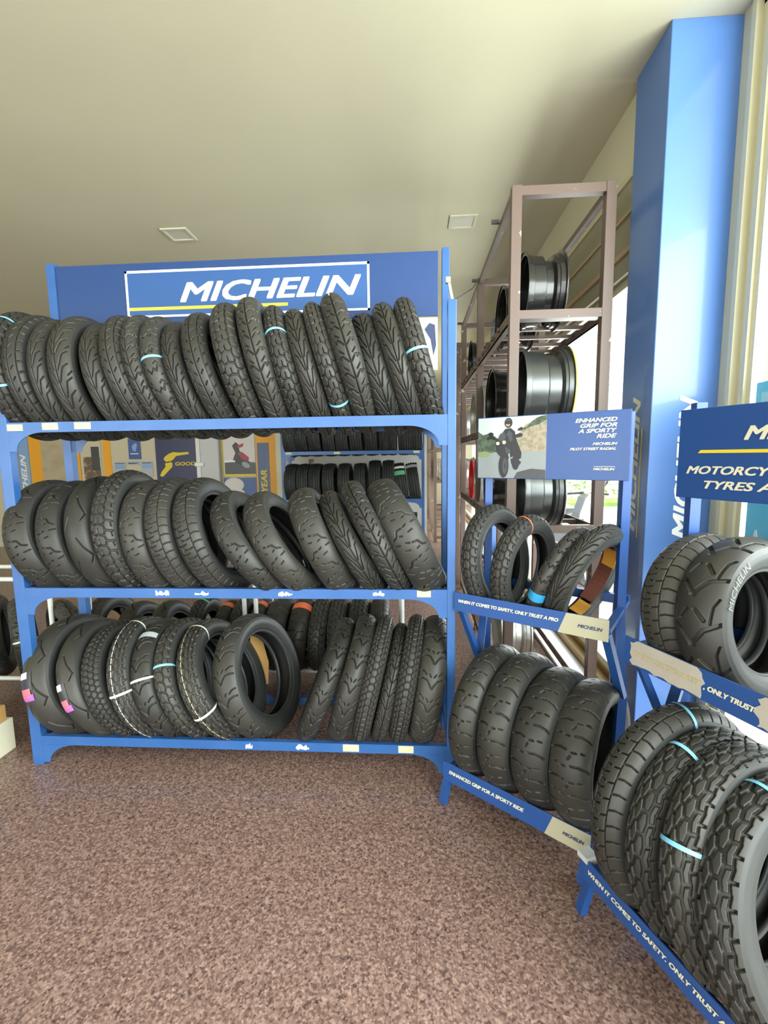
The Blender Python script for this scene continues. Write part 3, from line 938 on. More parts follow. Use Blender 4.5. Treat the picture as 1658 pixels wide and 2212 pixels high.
def wheel(label, x, y, zrail, Rr, W, kind, group='wheel rims on the brown rack', gap=.105, lip=None, rotz=0.0, zc=None):
    zc = zc if zc is not None else zrail + math.sqrt(max(Rr * Rr - gap * gap, .01))
    r = thing('steel_rim', label, 'wheel rim', (x, y, zc - Rr), group)
    r.rotation_euler = (0, 0, rotz)
    h = W / 2
    o = [(-h, Rr), (-h + .006, Rr), (-h + .009, Rr - .017), (-h + .034, Rr - .019), (-h + .037, Rr - .025), (-h + .095 * W / .2, Rr - .027), (-h + .105 * W / .2, Rr - .050), (h - .062, Rr - .052), (h - .050, Rr - .026),
         (h - .036, Rr - .024), (h - .033, Rr - .018), (h - .010, Rr - .016), (h - .006, Rr), (h, Rr)]
    i = [(x_, r_ - .006) for x_, r_ in o[::-1]]
    b = MB().lathe(o + i, 72).build('barrel', kind, smooth=True); b.parent = r; b.location = (0, 0, Rr)
    d = MB().lathe([(h - .055, .03), (h - .05, .07), (h - .035, .10), (h - .04, Rr - .09), (h - .07, Rr - .062), (h - .08, Rr - .064), (h - .05, Rr - .095), (h - .043, .10), (h - .058, .068), (h - .062, .03)], 72)
    d = d.build('disc', kind, smooth=True); d.parent = r; d.location = (0, 0, Rr)
    f = MB().lathe([(h, Rr + .0005), (h + .003, Rr - .004), (h + .001, Rr - .014), (h - .005, Rr - .014), (h - .006, Rr + .0005)], 72)
    f = f.build('flange', lip or kind, smooth=True); f.parent = r; f.location = (0, 0, Rr)
    return r
wheel('black steel wheel rim, nearest on the top level of the brown rack', .722, 2.84, 2.232, .212, .205, 'rim_black')
wheel('black steel wheel rim behind another on top level of brown rack', .70, 3.35, 2.232, .212, .20, 'rim_black')
wheel('large dark wheel rim with yellow edge on second level of brown rack', .745, 2.84, 1.66, .238, .265, 'rim_grey', lip='rim_yellow')
wheel('dark wheel rim second from the front on the brown rack second level', .66, 3.36, 1.66, .228, .24, 'rim_black')
wheel('silver edged dark wheel rim third on second level of brown rack', .665, 3.98, 1.66, .225, .22, 'rim_silver')
wheel('bright silver wheel rim farthest on second level of brown rack', .69, 4.62, 1.66, .225, .22, 'rim_silver')
wheel('grey wheel rim above the two nearest stand tyres, third rack level', .735, 2.84, 1.08, .222, .225, 'rim_grey')
wheel('black wheel rim behind the grey one on third rack level', .64, 3.36, 1.08, .222, .215, 'rim_black')
wheel('silver wheel rim with spoked disc on the third rack level', .64, 4.0, 1.08, .222, .20, 'rim_silver')
wheel('red centred wheel rim farthest on the third rack level', .66, 4.65, 1.08, .20, .18, 'rim_red')
wheel('black wheel rim far back on the top level near rack end', .66, 4.75, 2.232, .20, .19, 'rim_black')
wheel('silver wheel rim standing on floor level of brown rack', .68, 3.2, .09, .21, .20, 'rim_silver')
for k, (y, z, kd) in enumerate(((5.7, 1.66, 'rim_silver'), (6.3, 1.66, 'rim_grey'), (5.7, 1.08, 'rim_silver'), (6.4, 1.08, 'rim_silver'))):
    wheel('%s wheel rim on the farther brown rack, %s' % ('grey' if kd == 'rim_grey' else 'silver', ('near end of upper level', 'far end of upper level', 'near end of lower level', 'far end of lower level')[k]),
          .72, y, z, .21, .2, kd, group='wheel rims on the farther brown rack')

for k, (y, z) in enumerate(((8.2, 1.6), (8.8, 1.6), (8.3, 1.05), (8.9, 1.05), (9.6, 1.05))):
    wheel('bright silver wheel rim far down the window aisle, %s' % ('near end of upper level', 'second on upper level', 'near end of lower level', 'second on lower level', 'third on lower level')[k],
          .58, y, z, .21, .2, 'rim_silver', group='wheel rims far down the aisle')

# ------------------------------------------------------------------ display stands
def frame(A, a):
    u = Vector((math.cos(a), -math.sin(a), 0)); n = Vector((math.sin(a), math.cos(a), 0))
    A = Vector((A[0], A[1], 0))
    return lambda s, nn, z: A + u * s + n * nn + Vector((0, 0, z)), u, n

def stand(label, Au, au, Al, al, nh, L=.622):
    pu, uu, nu_ = frame(Au, au)
    pl, ul, nl = frame(Al, al)
    c = (pu(L / 2, .15, 0) + pl(L / 2, .15, 0)) / 2
    r = thing('display_stand', label, 'display stand', c)
    mb = 'stand_blue'
    # header posts: rear uprights from the floor to the header
    for s in (.012, L - .018):
        MB().bar(pu(s, nh + .022, .0), pu(s, nh + .022, 1.66), .034, .034).build('upright', mb, r)
    # upper shelf: front rail, rear rail, side arms
    MB().bar(pu(0, .02, .845), pu(L, .02, .845), .03).build('shelf_rail', mb, r)
    MB().bar(pu(0, .43, .86), pu(L, .43, .86), .03, .04).build('shelf_rail', mb, r)
    for s in (.012, L - .012):
        MB().bar(pu(s, .02, .845), pu(s, .43, .855), .028, .02).build('shelf_arm', mb, r)
        # V shaped struts under the upper shelf
        apex = pu(s + .045, .13, .56)
        MB().bar(pu(s, .02, .84), apex, .034, .02).build('strut', mb, r)
        MB().bar(pu(s, .30, .84), apex, .034, .02).build('strut', mb, r)
        s2 = min(max(s, .02), .60)
        MB().bar(apex, pl(s2, .30, .14), .034, .024).build('strut', mb, r)
    # lower shelf
    MB().bar(pl(0, .02, .14), pl(.61, .02, .14), .03).build('shelf_rail', mb, r)
    MB().bar(pl(0, .43, .14), pl(.61, .43, .14), .03).build('shelf_rail', mb, r)
    for s in (.012, .598):
        MB().bar(pl(s, .02, .14), pl(s, .43, .14), .026, .02).build('shelf_arm', mb, r)
        MB().bar(pl(s, .025, .14), pl(s - .01, -.012, 0), .034, .022).build('foot', mb, r)
        MB().bar(pl(s, .43, .14), pl(s, .46, 0), .034, .022).build('foot', mb, r)
    return r, pu, uu, pl, ul

A1U, a1u, A1L, a1l = (.18, 2.0), D2(33), (.124, 1.867), D2(38)
A2U, a2u, A2L, a2l = (.715, 1.55), D2(67), (.55, 1.40), D2(67)
Z = Vector((0, 0, 1))
st1, pu, uu, pl, ul = stand('blue two-tier tyre display stand with a motorcycle photo header', A1U, a1u, A1L, a1l, .29)
n1u = Vector((math.sin(a1u), math.cos(a1u), 0))
H = lambda s, z, off=0: pu(s, .26, z) - n1u * off
hd1 = MB().slab(H(0, 0), uu, Z, quad(-.022, .622, 1.388, 1.668), -.012, 0).build('header_board', 'stand_header_blue', st1, bevel=.002)
ph = MB()
O = H(0, 0)
def layer(mn, poly, k):
    ph.use(mn).slab(O, uu, Z, poly, .0004 * k, .0004 * (k + 1))
def P_(x, y):      # photo coordinates 0..1 -> s,z
    return (-.019 + .317 * x, 1.391 + .274 * y)
def PP(l): return [P_(*q) for q in l]
layer('photo_sky', PP([(0, 0), (1, 0), (1, 1), (0, 1)]), 0)
layer('photo_rock', PP([(.50, .42), (1, .42), (1, 1), (.86, .97), (.78, .90), (.70, .86), (.60, .70)]), 1)
layer('photo_bush', PP([(.62, .80), (.72, .83), (.80, .91), (.90, .98), (1, 1), (1, .93), (.9, .86), (.78, .83), (.70, .78)]), 2)
layer('photo_bush', PP([(0, .36), (.42, .40), (.36, .60), (.25, .70), (.16, .74), (.08, .72), (0, .78)]), 1)
layer('photo_grass', PP([(0, .35), (.14, .35), (.22, .41), (.12, .45), (0, .43)]), 3)
layer('photo_road', PP([(0, 0), (1, 0), (1, .44), (.55, .44), (.25, .43), (0, .34)]), 2)
layer('photo_shade', PP([(.55, 0), (1, 0), (1, .14), (.8, .16), (.6, .10)]), 3)
layer('photo_dark', [P_(*q) for q in blob(.575, .26, .055, .125, 18)], 4)         # rear wheel
layer('photo_dark', PP([(.36, .60), (.37, .74), (.42, .81), (.50, .82), (.56, .76), (.58, .64), (.63, .50), (.66, .42), (.655, .33), (.61, .30), (.58, .38), (.50, .34), (.42, .40)]), 5)   # rider
layer('photo_shade', PP([(.43, .70), (.47, .78), (.52, .74), (.53, .62), (.47, .58)]), 6)
layer('photo_dark', PP([(.27, .60), (.31, .66), (.38, .72), (.45, .70), (.50, .58), (.52, .44), (.50, .34), (.44, .30), (.36, .34), (.30, .42)]), 7)   # fairing
layer('photo_shade', PP([(.305, .64), (.345, .73), (.405, .76), (.43, .68), (.40, .62), (.34, .61)]), 8)     # screen
layer('photo_shade', PP([(.42, .52), (.50, .46), (.49, .38), (.44, .34)]), 8)
layer('photo_dark', [P_(*q) for q in blob(.400, .20, .074, .195, 22)], 8)          # front wheel
layer('photo_shade', [P_(*q) for q in blob(.420, .20, .034, .135, 18)], 9)
layer('photo_dark', [P_(*q) for q in blob(.424, .20, .012, .05, 10)], 10)
layer('photo_dark', PP([(.355, .40), (.46, .42), (.47, .30), (.43, .39), (.37, .37)]), 9)
layer('photo_wheel', PP([(.47, .40), (.50, .22), (.515, .22), (.49, .41)]), 9)
layer('photo_dark', PP([(.50, .24), (.62, .20), (.66, .26), (.60, .32), (.50, .32)]), 6)
layer('photo_dark', [P_(*q) for q in blob(.465, .905, .058, .082, 18)], 8)         # helmet
layer('photo_shade', PP([(.425, .93), (.445, .965), (.49, .965), (.505, .93)]), 9)
layer('photo_skin', PP([(.425, .885), (.49, .885), (.485, .855), (.455, .845), (.43, .86)]), 9)
layer('photo_dark', PP([(.13, .665), (.20, .71), (.335, .63), (.33, .60), (.22, .65), (.15, .64)]), 8)
layer('photo_dark', PP([(.55, .70), (.63, .735), (.675, .72), (.665, .675), (.58, .66)]), 8)
layer('photo_dark', PP([(.155, .74), (.20, .765), (.245, .74), (.235, .70), (.18, .705)]), 8)
layer('photo_dark', PP([(.60, .80), (.655, .835), (.675, .81), (.66, .775), (.61, .77)]), 8)
layer('photo_dark', PP([(.21, .71), (.225, .71), (.26, .655), (.245, .65)]), 8)
layer('photo_lamp', [P_(*q) for q in blob(.31, .575, .027, .028, 12)], 9)
layer('photo_lamp', [P_(*q) for q in blob(.405, .59, .027, .030, 12)], 9)
layer('white', [P_(*q) for q in blob(.405, .59, .012, .013, 10)], 10)
layer('white', [P_(*q) for q in blob(.31, .575, .012, .013, 10)], 10)
ph.build('photo', None, hd1)['label'] = 'photo of a rider in black on a motorcycle'
def line1(s, z0, z1, txt, h, wd, bold=0):
    text('lettering', txt, H(s, z0, .001), uu, Z, h, 'cream_white', hd1, width=wd, off=.001, bold=bold, right=True)
for k, (t_, wd) in enumerate((('ENHANCED', .158), ('GRIP FOR', .138), ('A SPORTY', .145), ('RIDE', .074))):
    line1(.573, 1.6235 - .0215 * k, 0, t_, .0165, wd)
line1(.577, 1.531, 0, 'MICHELIN', .0105, .092)
line1(.573, 1.511, 0, 'PILOT STREET RADIAL', .0105, .176)
MB().slab(H(0, 0, .001), uu, Z, quad(.493, .572, 1.4435, 1.4452), 0, .001).build('rule', 'cream_white', hd1)
line1(.571, 1.4295, 0, 'MICHELIN', .0095, .080)

def strip(parent, p, u, L, z0, z1, msg, s0, s1, end, name='price_strip'):
    """shelf front board: blue with words and a cream slanted end with a name"""
    n_ = Vector((-u.y, u.x, 0))
    Ob = p(0, 0, 0)
    b = MB().slab(Ob, u, Z, quad(-.005, L, z0, z1), -.006, 0).build('shelf_strip', 'stand_blue', parent, bevel=.001)
    hgt = z1 - z0
    if end:
        sE, sM = end
        MB().slab(Ob, u, Z, [(sE, z0), (L, z0), (L, z1), (sE + .03, z1)], 0, .0012).build('strip_end', 'strip_cream', b)['label'] = 'cream slanted end panel'
        text('lettering', 'MICHELIN', Ob + u * sM + Z * (z0 + hgt * .42), u, Z, .0135, 'ink_navy', b, width=L - sM - .02, off=.002, bold=0)
    text('lettering', msg, Ob + u * s0 + Z * (z0 + hgt * .46), u, Z, .0165, 'cream_white', b, width=s1 - s0, off=.0012, bold=0)
    return b
strip(st1, pu, uu, .623, .815, .898, 'WHEN IT COMES TO SAFETY, ONLY TRUST A PRO', .017, .445, (.443, .515))
strip(st1, pl, ul, .608, .104, .188, 'ENHANCED GRIP FOR A SPORTY RIDE', .026, .365, (.445, .512))

st2, pu2, uu2, pl2, ul2 = stand('blue two-tier tyre display stand with peeling strip, nearest the camera', A2U, a2u, A2L, a2l, .23)
n2u = Vector((math.sin(a2u), math.cos(a2u), 0))
H2 = lambda s, z, off=0: pu2(s, .2, z) - n2u * off
hd2 = MB().slab(H2(0, 0), uu2, Z, quad(-.012, .625, 1.347, 1.637), -.012, 0).build('header_board', 'stand_header_blue', st2, bevel=.002)
text('lettering', 'MICHELIN', H2(.196, 1.531, .001), uu2, Z, .042, 'cream_white', hd2, width=.36, off=.001, bold=0)
MB().slab(H2(0, 0, .001), uu2, Z, [(.058, 1.494), (.56, 1.494), (.565, 1.504), (.066, 1.504)], 0, .001).build('rule', 'sign_yellow', hd2)
text('lettering', 'MOTORCYCLE', H2(.023, 1.427, .001), uu2, Z, .026, 'cream_white', hd2, width=.335, off=.001, bold=0)
text('lettering', 'TYRES AVAILABLE', H2(.085, 1.381, .001), uu2, Z, .026, 'cream_white', hd2, width=.44, off=.001, bold=0)
# upper strip: blue print torn away down to grey board at two places
Ob = pu2(0, 0, 0)
us = MB().slab(Ob, uu2, Z, quad(-.005, .623, .792, .884), -.006, 0).build('shelf_strip', 'stand_blue', st2, bevel=.001)
rr = random.Random(11)
def ragged(s0, s1, z0, z1):
    up = [(s0 + (s1 - s0) * i / 14, z1 - (0 if 0 < i < 14 else .012)) for i in range(15)]
    rt = [(s1 + rr.uniform(-.012, .012), z1 - (z1 - z0) * (i + 1) / 7) for i in range(6)]
    lo = [(s1 - (s1 - s0) * i / 14, z0 + rr.uniform(0, .008)) for i in range(15)]
    lf = [(s0 + rr.uniform(-.012, .006), z0 + (z1 - z0) * (i + 1) / 7) for i in range(6)]
    return up + rt + lo + lf
MB().slab(Ob, uu2, Z, ragged(.028, .262, .794, .883), 0, .0012).build('torn_patch', 'torn_paper', us)['label'] = 'grey board where the print is torn off'
MB().slab(Ob, uu2, Z, ragged(.412, .60, .794, .883), 0, .0012).build('torn_patch', 'torn_paper', us)['label'] = 'grey board where the print is torn off'
text('lettering', 'WHEN IT COMES TO SAFETY', Ob + uu2 * .035 + Z * .832, uu2, Z, .016, 'torn_ink', us, width=.225, off=.0022, bold=0)
text('lettering', ', ONLY TRUST', Ob + uu2 * .268 + Z * .826, uu2, Z, .0185, 'cream_white', us, width=.138, off=.0014, bold=0)
strip(st2, pl2, ul2, .608, .112, .186, 'WHEN IT COMES TO SAFETY. ONLY TRUST A PRO', .017, .50, None)
# clear plastic joint cap between the two lower strips
tag(MB().slab(pl2(.0, -.004, 0), ul2, Z, quad(-.03, .012, .176, .196), -.045, 0).build('corner_cap', 'door_grey'), 'small grey plastic cap joining the two lower stand strips', 'cap')

G1U, G1L, G2U, G2L = 'tyres on the photo stand upper shelf', 'tyres on the photo stand lower shelf', 'tyres on the near stand upper shelf', 'tyres on the near stand lower shelf'
def st_tyre(label, p, a, s, n, z, lean, dyaw, Rr, W, pat, group, **kw):
    b = p(s, n, z)
    return tyre('motorcycle_tyre', label, 'tyre', b, lean, dyaw - a, Rr, W, pat, group=group, **kw)
st_tyre('block tread tyre leaning left, first on the photo stand upper shelf', pu, a1u, .125, .24, .748, -.13, -.13, .262, .082, 'block', G1U)
t2 = st_tyre('block tread tyre with orange strap on the photo stand upper shelf', pu, a1u, .210, .24, .740, .06, -.16, .247, .082, 'block', G1U, straps=[('orange', D2(12))])
st_tyre('zigzag tread tyre with blue paper band on the photo stand', pu, a1u, .285, .262, .732, .37, -.08, .245, .066, 'zig', G1U, bands=[('band_blue', D2(97), .05)])
st_tyre('curved groove tyre leaning right with cardboard inside, photo stand', pu, a1u, .392, .272, .730, .36, -.20, .257, .085, 'leaf', G1U)
q4 = Matrix.Translation(pu(.392, .272, .730)) @ Euler((0, .36, -.20 - a1u)).to_matrix().to_4x4()
ci = MB()
def lining(mn, a0, a1, x0, x1, r, n=14):
    vs, fs = [], []
    for k in range(n + 1):
        t = a0 + (a1 - a0) * k / n
        for x, r_ in ((x0, r), (x1, r), (x1, r - .003), (x0, r - .003)):
            vs.append(q4 @ Vector((x, -r_ * math.sin(t), .257 + r_ * math.cos(t))))
    for k in range(n):
        for j in range(4):
            fs.append((4 * k + j, 4 * k + (j + 1) % 4, 4 * k + 4 + (j + 1) % 4, 4 * k + 4 + j))
    ci.use(mn).add(vs, fs)
lining('card_brown', D2(-140), D2(-20), -.030, .030, .168)
lining('card_orange', D2(-75), D2(-25), -.020, .036, .163)
lining('card_orange', D2(-175), D2(-145), -.020, .036, .166)
tag(ci.build('cardboard_insert'), 'orange and brown cardboard inside the rightmost tyre of the photo stand', 'cardboard')
LL = [(.091, .222, .085, .045, -.004, .286, .118), (.252, .222, .085, .0, -.05, .286, .128), (.399, .222, .086, -.014, -.05, .274, .138), (.545, .222, .082, -.033, -.01, .272, .142)]
for k, (s, n, z, le, dy, Rr, W) in enumerate(LL):
    t = st_tyre('dash grooved motorcycle tyre, %s from left on the photo stand lower shelf' % ORD[k], pl, a1l, s, n, z, le, dy, Rr, W, 'dash', G1L, spin_=.3 * k)
    if k == 3: paper_arc(t, .0585, .262, 80, 150)
st_tyre('broad fine grid tread tyre at back of the near stand upper shelf', pu2, a2u, .130, .236, .735, -.13, -.02, .250, .125, 'grid', G2U, prof='scoot', hi=True)
u2 = st_tyre('wide grooved tyre with lettered sidewall on the near stand upper shelf', pu2, a2u, .268, .236, .735, -.16, .02, .255, .140, 'wide', G2U, prof='scoot', hi=True)
st_tyre('wide grooved tyre cut off by picture edge, near stand upper shelf', pu2, a2u, .475, .236, .735, .22, .02, .250, .125, 'wide', G2U, prof='scoot', hi=True, spin_=.5)
st_tyre('fine grid tread tyre with blue strap, rearmost on the near stand lower shelf', pl2, a2l, .160, .233, .083, -.093, .0, .322, .105, 'grid', G2L, hi=True, straps=[('blue', D2(-2))])
st_tyre('large block tyre second from rear on the near stand lower shelf', pl2, a2l, .284, .233, .087, -.150, .0, .308, .095, 'bigblock', G2L, hi=True, straps=[('blue', D2(20))])
st_tyre('large block tyre third from rear on the near stand lower shelf', pl2, a2l, .407, .233, .090, -.22, .06, .312, .100, 'bigblock', G2L, hi=True, straps=[('blue', D2(62))], spin_=.2)
st_tyre('large block tyre nearest the camera on the near stand lower shelf', pl2, a2l, .572, .233, .085, -.35, -.06, .312, .110, 'bigblock', G2L, hi=True, straps=[('blue', D2(12))], spin_=.4)
# raised name on the near sidewall, bent round the bead
v, fs = glyphs('MICHELIN', 0, .1)
rs0, hgt = .196, .020
W_ = v[:, 0].max() * hgt * 1.2
vs = []
for a, b in v:
    ang = D2(-2) - (a * hgt * 1.2 - W_ / 2) / rs0 * -1
    ra_ = rs0 + b * hgt
    vs.append((.0637 + .0020, -ra_ * math.sin(-ang + D2(48)), ra_ * math.cos(-ang + D2(48))))
mb = MB(); mb.add(vs, fs)
o = mb.build('sidewall_lettering', 'letter_grey'); o.parent = u2; o.location = (0, 0, .26)

# ------------------------------------------------------------------ behind the rack: low white tube racks with tyres
def tube_rack(label, x0, x1, xs, y0, y1):
    r = thing('tube_rack', label, 'rack', ((x0 + x1) / 2, (y0 + y1) / 2, 0))
    for x in xs:
        for y in (y0, y1):
            MB().tube([(x, y, 0), (x, y, .80)], .014).build('leg', 'white_tube', r, smooth=True)
    for z in (.14, .78):
        for y in (y0, y1):
            MB().tube([(x0, y, z), (x1, y, z)], .014).build('rail', 'white_tube', r, smooth=True)
    return r
tube_rack('low white tube rack holding tyres behind right half of blue rack', -1.01, -.07, (-1.0, -.083), 2.78, 3.1)
tube_rack('low white tube rack holding tyres behind left half of blue rack', -2.11, -1.06, (-2.10, -1.075), 2.78, 3.1)
BK = [(-.905, .05, 'dash', .245, .135, [], 'plain dark tyre'), (-.765, .09, 'dash', .25, .12, [('strap_orange', D2(22), .055)], 'dark tyre with orange paper band'), (-.625, .05, 'block', .25, .11, [], 'dark block tread tyre'),
      (-.49, .0, 'block', .25, .11, [], 'dark block tread tyre'), (-.355, .0, 'block', .253, .115, [], 'dark block tread tyre'), (-.225, .0, 'grid', .248, .115, [], 'dark grid tread tyre')]
nm = ['leftmost', 'second from left', 'third from left', 'fourth from left', 'fifth from left', 'rightmost']
for k, (x, le, pat, Rr, W, bd, d) in enumerate(BK):
    tyre('small_tyre', '%s, %s on right white tube rack' % (d, nm[k]), 'tyre', (x, 2.94, .075), le, 0, Rr, W, pat, prof='scoot', bands=bd, group='tyres on the right white tube rack')
BK2 = [(-1.98, -.25, 'grid', .265, .12, [], 0, 'dark tyre tilted'), (-1.70, -.45, 'slick', .25, .12, [], 0, 'smooth dark tyre tilted'), (-1.50, -.40, 'slick', .25, .11, [], 0, 'tilted tyre'), (-1.37, -.1, 'block', .25, .10, [('label_green', D2(8), .02)], 0, 'block tread tyre with green band'),
       (-1.24, .0, 'dash', .235, .10, [('strap_orange', D2(10), .05)], 0, 'dark tyre with orange paper band'), (-1.13, .0, 'block', .248, .10, [], 0, 'dark block tread tyre'), (-1.035, .05, 'dash', .24, .09, [('strap_orange', D2(8), .05)], 0, 'narrow tyre with orange paper band')]
for k, (x, le, pat, Rr, W, bd, ya, d) in enumerate(BK2):
    tyre('small_tyre', '%s, %s from left on left white tube rack' % (d, ORD[k]), 'tyre', (x, 2.94, .075), le, ya, Rr, W, pat, prof='scoot', bands=bd, group='tyres on the left white tube rack')
# beyond the left end of the rack
tube_rack('low white tube rack with tyres past left end of blue rack', -3.2, -2.22, (-3.19, -2.23), 2.62, 2.94)
tyre('small_tyre', 'open black tyre with cardboard inside at left end of blue rack', 'tyre', (-2.18, 2.74, .09), -.12, .95, .27, .11, 'rib', prof='scoot', straps=[('white', D2(60))])
tyre('small_tyre', 'black tyre with white strap at left picture edge', 'tyre', (-2.47, 2.72, .09), -.08, .75, .275, .12, 'rib', prof='scoot', straps=[('white', D2(75))])
tyre('small_tyre', 'dark tyre behind the strapped one at left picture edge', 'tyre', (-2.72, 2.78, .09), -.08, .6, .275, .12, 'dash', prof='scoot')
tag(MB().slab((-2.21, 2.80, .09), (.75, -.65, .1), (0, 0, 1), [(-.09, .20), (.07, .18), (.09, .40), (.03, .46), (-.06, .40)], 0, .012).build('cardboard_sheet', 'cardboard'),
    'brown cardboard sheet inside the open tyre at rack left end', 'cardboard')
bx = thing('carton', 'cream carton on the floor at left picture edge', 'carton', (-2.3, 1.98, 0))
MB().box(-2.62, -2.10, 1.86, 2.15, 0, .17).build('body', 'cream_white', bx, bevel=.004)
MB().slab((-2.62, 1.86, .17), (1, 0, 0), (0, -.35, 1), quad(0, .52, 0, .05), -.004, 0).build('flap', 'cardboard', bx)
tag(MB().box(-2.58, -2.115, 1.9, 2.13, .172, .25).build('box', 'cardboard', bevel=.003), 'brown cardboard box on top of the cream carton', 'box')
bn = MB().box(-2.550, -2.155, 1.92, 2.10, .252, .262)
for q in ((-2.550, -2.542, 1.92, 2.10), (-2.163, -2.155, 1.92, 2.10), (-2.550, -2.155, 1.92, 1.928), (-2.550, -2.155, 2.092, 2.10)):
    bn.box(q[0], q[1], q[2], q[3], .252, .47)
tag(bn.build('bin', 'pale_blue'), 'pale blue open bin stacked on cardboard box at left edge', 'bin')

# ------------------------------------------------------------------ far rack of car tyres
fr = rack('far blue rack full of black car tyres by back wall', -1.93, .16, 6.70, 7.12, (1.575, .875, .12), 2.0, 2.0, bh=.05)
for x in (-1.86, -1.15, .0):
    MB().box(x, x + .09, 6.697, 6.70, 1.535, 1.565).build('price_label', 'paper', fr)
MB().box(-.45, -.37, 6.697, 6.70, .835, .868).build('price_label', 'paper', fr)
xs1 = [-1.79, -1.61, -1.42, -1.21, -1.02, -.82, -.60, -.42, -.30, -.12, .05]
for k, x in enumerate(xs1):
    W = .115 if k in (7, 8) else .172
    tyre('car_tyre', 'black ribbed car tyre, %s from left on upper shelf of far rack' % ORD[k], 'tyre', (x - .0, 6.91, 1.50), -.03, 0, .30, W, 'car', prof='car', group='car tyres on the far rack upper shelf', straps=[('white', D2(70))] if k in (6,) else [])
xs2 = [-1.79, -1.61, -1.43, -1.23, -1.0, -.77, -.55, -.35, -.15, .04]
for k, x in enumerate(xs2):
    lab = 'black ribbed car tyre, %s from left on lower shelf of far rack' % ORD[k]
    if k >= 8: lab = 'black car tyre with %s label on lower shelf of far rack' % ('long white and green' if k == 8 else 'small grey')
    t = tyre('car_tyre', lab, 'tyre', (x, 6.91, .80), -.03 if k < 8 else -.13, 0, .30 if k not in (6, 7) else .32, .165, 'car', prof='car', group='car tyres on the far rack lower shelf',
             bands=[('white', D2(38), .05), ('label_green', D2(58), .07)] if k == 8 else ([('notice_grey', D2(32), .07)] if k == 9 else []))
for k, x in enumerate((-1.5, -1.2, -.5, -.2, -.02)):
    tyre('car_tyre', 'dark car tyre, %s from left on the lowest shelf of far rack' % ORD[k], 'tyre', (x, 6.91, .06), -.03, 0, .30, .18, 'car', prof='car', group='car tyres on the far rack lowest shelf')

# ------------------------------------------------------------------ back wall: posters, signs, door
YWALL = 7.598
def panel(name, label, cat, shapes, y=YWALL, t=.012):
    q = MB()
    for k, (mn, poly) in enumerate(shapes):
        q.use(mn).slab((0, y, 0), (1, 0, 0), (0, 0, 1), poly, 0 if k == 0 else t + .0015 * (k - 1), t + .0015 * k)
    o = q.build(name)
    return tag(o, label, cat)
structure(MB().box(-6.95, -6.76, 7.55, 7.6, 0, 2.1).build('trim_4', 'door_grey'))
bp_ = panel('sign', 'pale blue upright sign with white upward lettering on back wall', 'sign', [('pale_blue', quad(-6.75, -6.57, .5, 2.1))])
text('lettering', 'MICHELIN', (-6.63, 7.585, .75), (0, 0, 1), (-1, 0, 0), .10, 'white', bp_, width=.86, off=.002)
MB().slab((0, 7.585, 0), (1, 0, 0), (0, 0, 1), quad(-6.615, -6.605, .75, 1.5), .001, .003).build('rule', 'sign_yellow', bp_)
panel('notice_board', 'beige board with an orange frame on the back wall', 'board', [('orange', quad(-6.55, -5.66, .8, 2.0)), ('beige', quad(-6.34, -5.70, .95, 1.92))])
panel('poster', 'brown photo poster between the orange strips on back wall', 'poster', [('wall_paint', quad(-5.64, -5.28, .9, 2.0)), ('photo_brown', quad(-5.60, -5.30, 1.10, 1.55)), ('photo_shade', quad(-5.45, -5.31, 1.32, 1.72)), ('cream_white', quad(-5.56, -5.30, 1.10, 1.17))])
panel('panel', 'narrow orange upright strip on back wall', 'panel', [('orange', quad(-5.24, -5.11, .6, 2.1))])
panel('poster', 'small dark blue poster with white mark on back wall', 'poster', [('poster_blue', quad(-4.79, -4.58, 1.50, 1.84)), ('pale_blue', blob(-4.68, 1.70, .05, .06, 9, .8)), ('white', quad(-4.76, -4.62, 1.585, 1.60))])
for k, (a, b, c, d, lab) in enumerate(((-5.06, -4.86, 1.18, 1.46, 'left'), (-4.83, -4.62, 1.405, 1.465, 'middle'), (-4.59, -4.39, 1.18, 1.465, 'right'))):
    panel('notice', ('grey printed notice under the small blue poster, left of three', 'narrow notice strip directly under the small blue poster', 'grey notice with pale patch, right of three under blue poster')[k], 'notice',
          [('notice_grey', quad(a, b, c, d)), ('ink_navy', quad(a + .02, b - .02, d - .035, d - .022)), ('pale_blue' if k != 1 else 'ink_navy', quad(a + .02, b - .06, c + .02, c + .03) if k == 1 else quad(a + .02, b - .02, d - .12, d - .05))])
wing = [(-4.27, 1.215), (-4.22, 1.20), (-4.05, 1.36), (-4.04, 1.42), (-4.07, 1.45), (-4.02, 1.49), (-3.97, 1.545), (-3.86, 1.56), (-3.74, 1.575), (-3.76, 1.61), (-3.90, 1.60), (-4.02, 1.61), (-4.10, 1.58), (-4.17, 1.53), (-4.19, 1.49), (-4.15, 1.45), (-4.17, 1.41), (-4.16, 1.37), (-4.24, 1.28)]
gs = panel('sign', 'dark navy sign with yellow winged foot emblem on back wall', 'sign', [('navy', quad(-4.32, -3.40, .75, 2.0)), ('sign_yellow', wing), ('navy', [(-4.17, 1.43), (-4.13, 1.43), (-4.02, 1.46), (-4.02, 1.475), (-4.13, 1.45), (-4.17, 1.45)])])
text('lettering', 'GOODYEAR', (-3.99, 7.583, 1.385), (1, 0, 0), (0, 0, 1), .06, 'sign_yellow', gs, width=.62, off=.004, bold=0, shear=.15)
dr = thing('door_2', None, None, (-3.3, 7.5, 0)); dr['kind'] = 'structure'
MB().box(-3.565, -3.20, 7.47, 7.53, 0, 2.15).build('door_leaf', 'door_grey', dr)
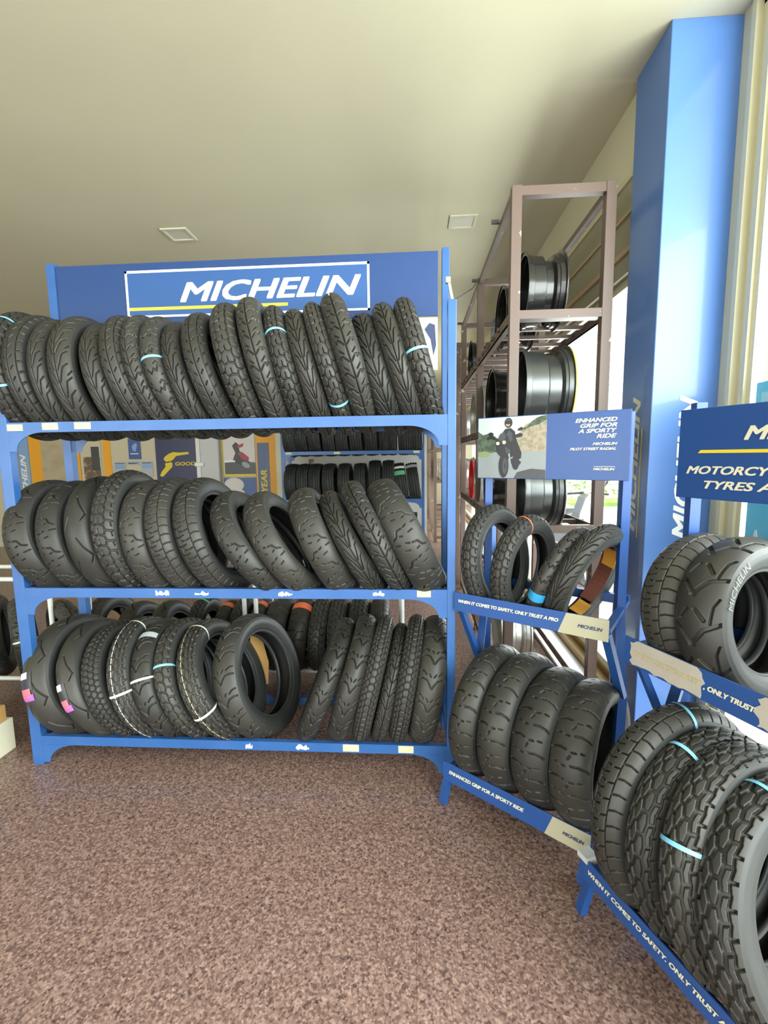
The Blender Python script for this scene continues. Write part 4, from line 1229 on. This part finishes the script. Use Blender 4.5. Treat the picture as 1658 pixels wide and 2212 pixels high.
MB().box(-3.565, -3.50, 7.46, 7.47, 0, 2.15).build('stile', 'steel', dr)
MB().box(-3.58, -3.44, 7.41, 7.46, 1.37, 1.43).build('door_handle', 'white', dr, bevel=.01)
panel('poster', 'motorcycle race poster with yellow border on back wall', 'poster',
      [('sign_yellow', quad(-3.17, -2.62, 1.19, 1.95)), ('photo_pale', quad(-3.15, -2.62, 1.225, 1.93)), ('photo_shade', [(-3.14, 1.23), (-2.62, 1.23), (-2.62, 1.42), (-2.9, 1.44), (-3.14, 1.42)]),
       ('photo_dark', [(-3.0, 1.46), (-2.95, 1.58), (-3.0, 1.70), (-2.94, 1.76), (-2.89, 1.72), (-2.88, 1.62), (-2.80, 1.50), (-2.70, 1.42), (-2.82, 1.36), (-2.92, 1.40)]),
       ('photo_red', [(-2.92, 1.58), (-2.84, 1.60), (-2.72, 1.50), (-2.74, 1.44), (-2.84, 1.48)]), ('photo_wheel', blob(-2.78, 1.38, .075, .045, 12, 0, -.5)), ('photo_red', [(-2.92, 1.70), (-2.80, 1.74), (-2.82, 1.68), (-2.9, 1.66)]), ('white', quad(-3.14, -2.96, 1.43, 1.46))])
panel('poster', 'dark poster with pale rounded shapes below the race poster', 'poster', [('poster_blue', quad(-3.17, -2.62, .7, 1.17)), ('photo_pale', blob(-3.0, 1.05, .17, .12)), ('photo_pale', blob(-2.98, .88, .17, .12))])
ey = panel('sign', 'upright blue sign with orange border and yellow lettering by far rack', 'sign', [('cream_white', quad(-2.60, -2.10, .5, 2.05)), ('orange', quad(-2.60, -2.27, .5, 2.0)), ('navy', quad(-2.58, -2.38, .5, 1.74)), ('sign_blue', quad(-2.57, -2.39, .5, 1.73))])
text('lettering', 'GOODYEAR', (-2.425, 7.578, .42), (0, 0, 1), (-1, 0, 0), .105, 'sign_yellow', ey, width=.88, off=.004, bold=0, shear=.15)
panel('wall_board', 'pale grey board on back wall behind far tyre rack', 'board', [('grey_wall', quad(-2.05, .2, .4, 1.75)), ('photo_brown', quad(-1.72, -1.64, 1.34, 1.46))], t=.006)
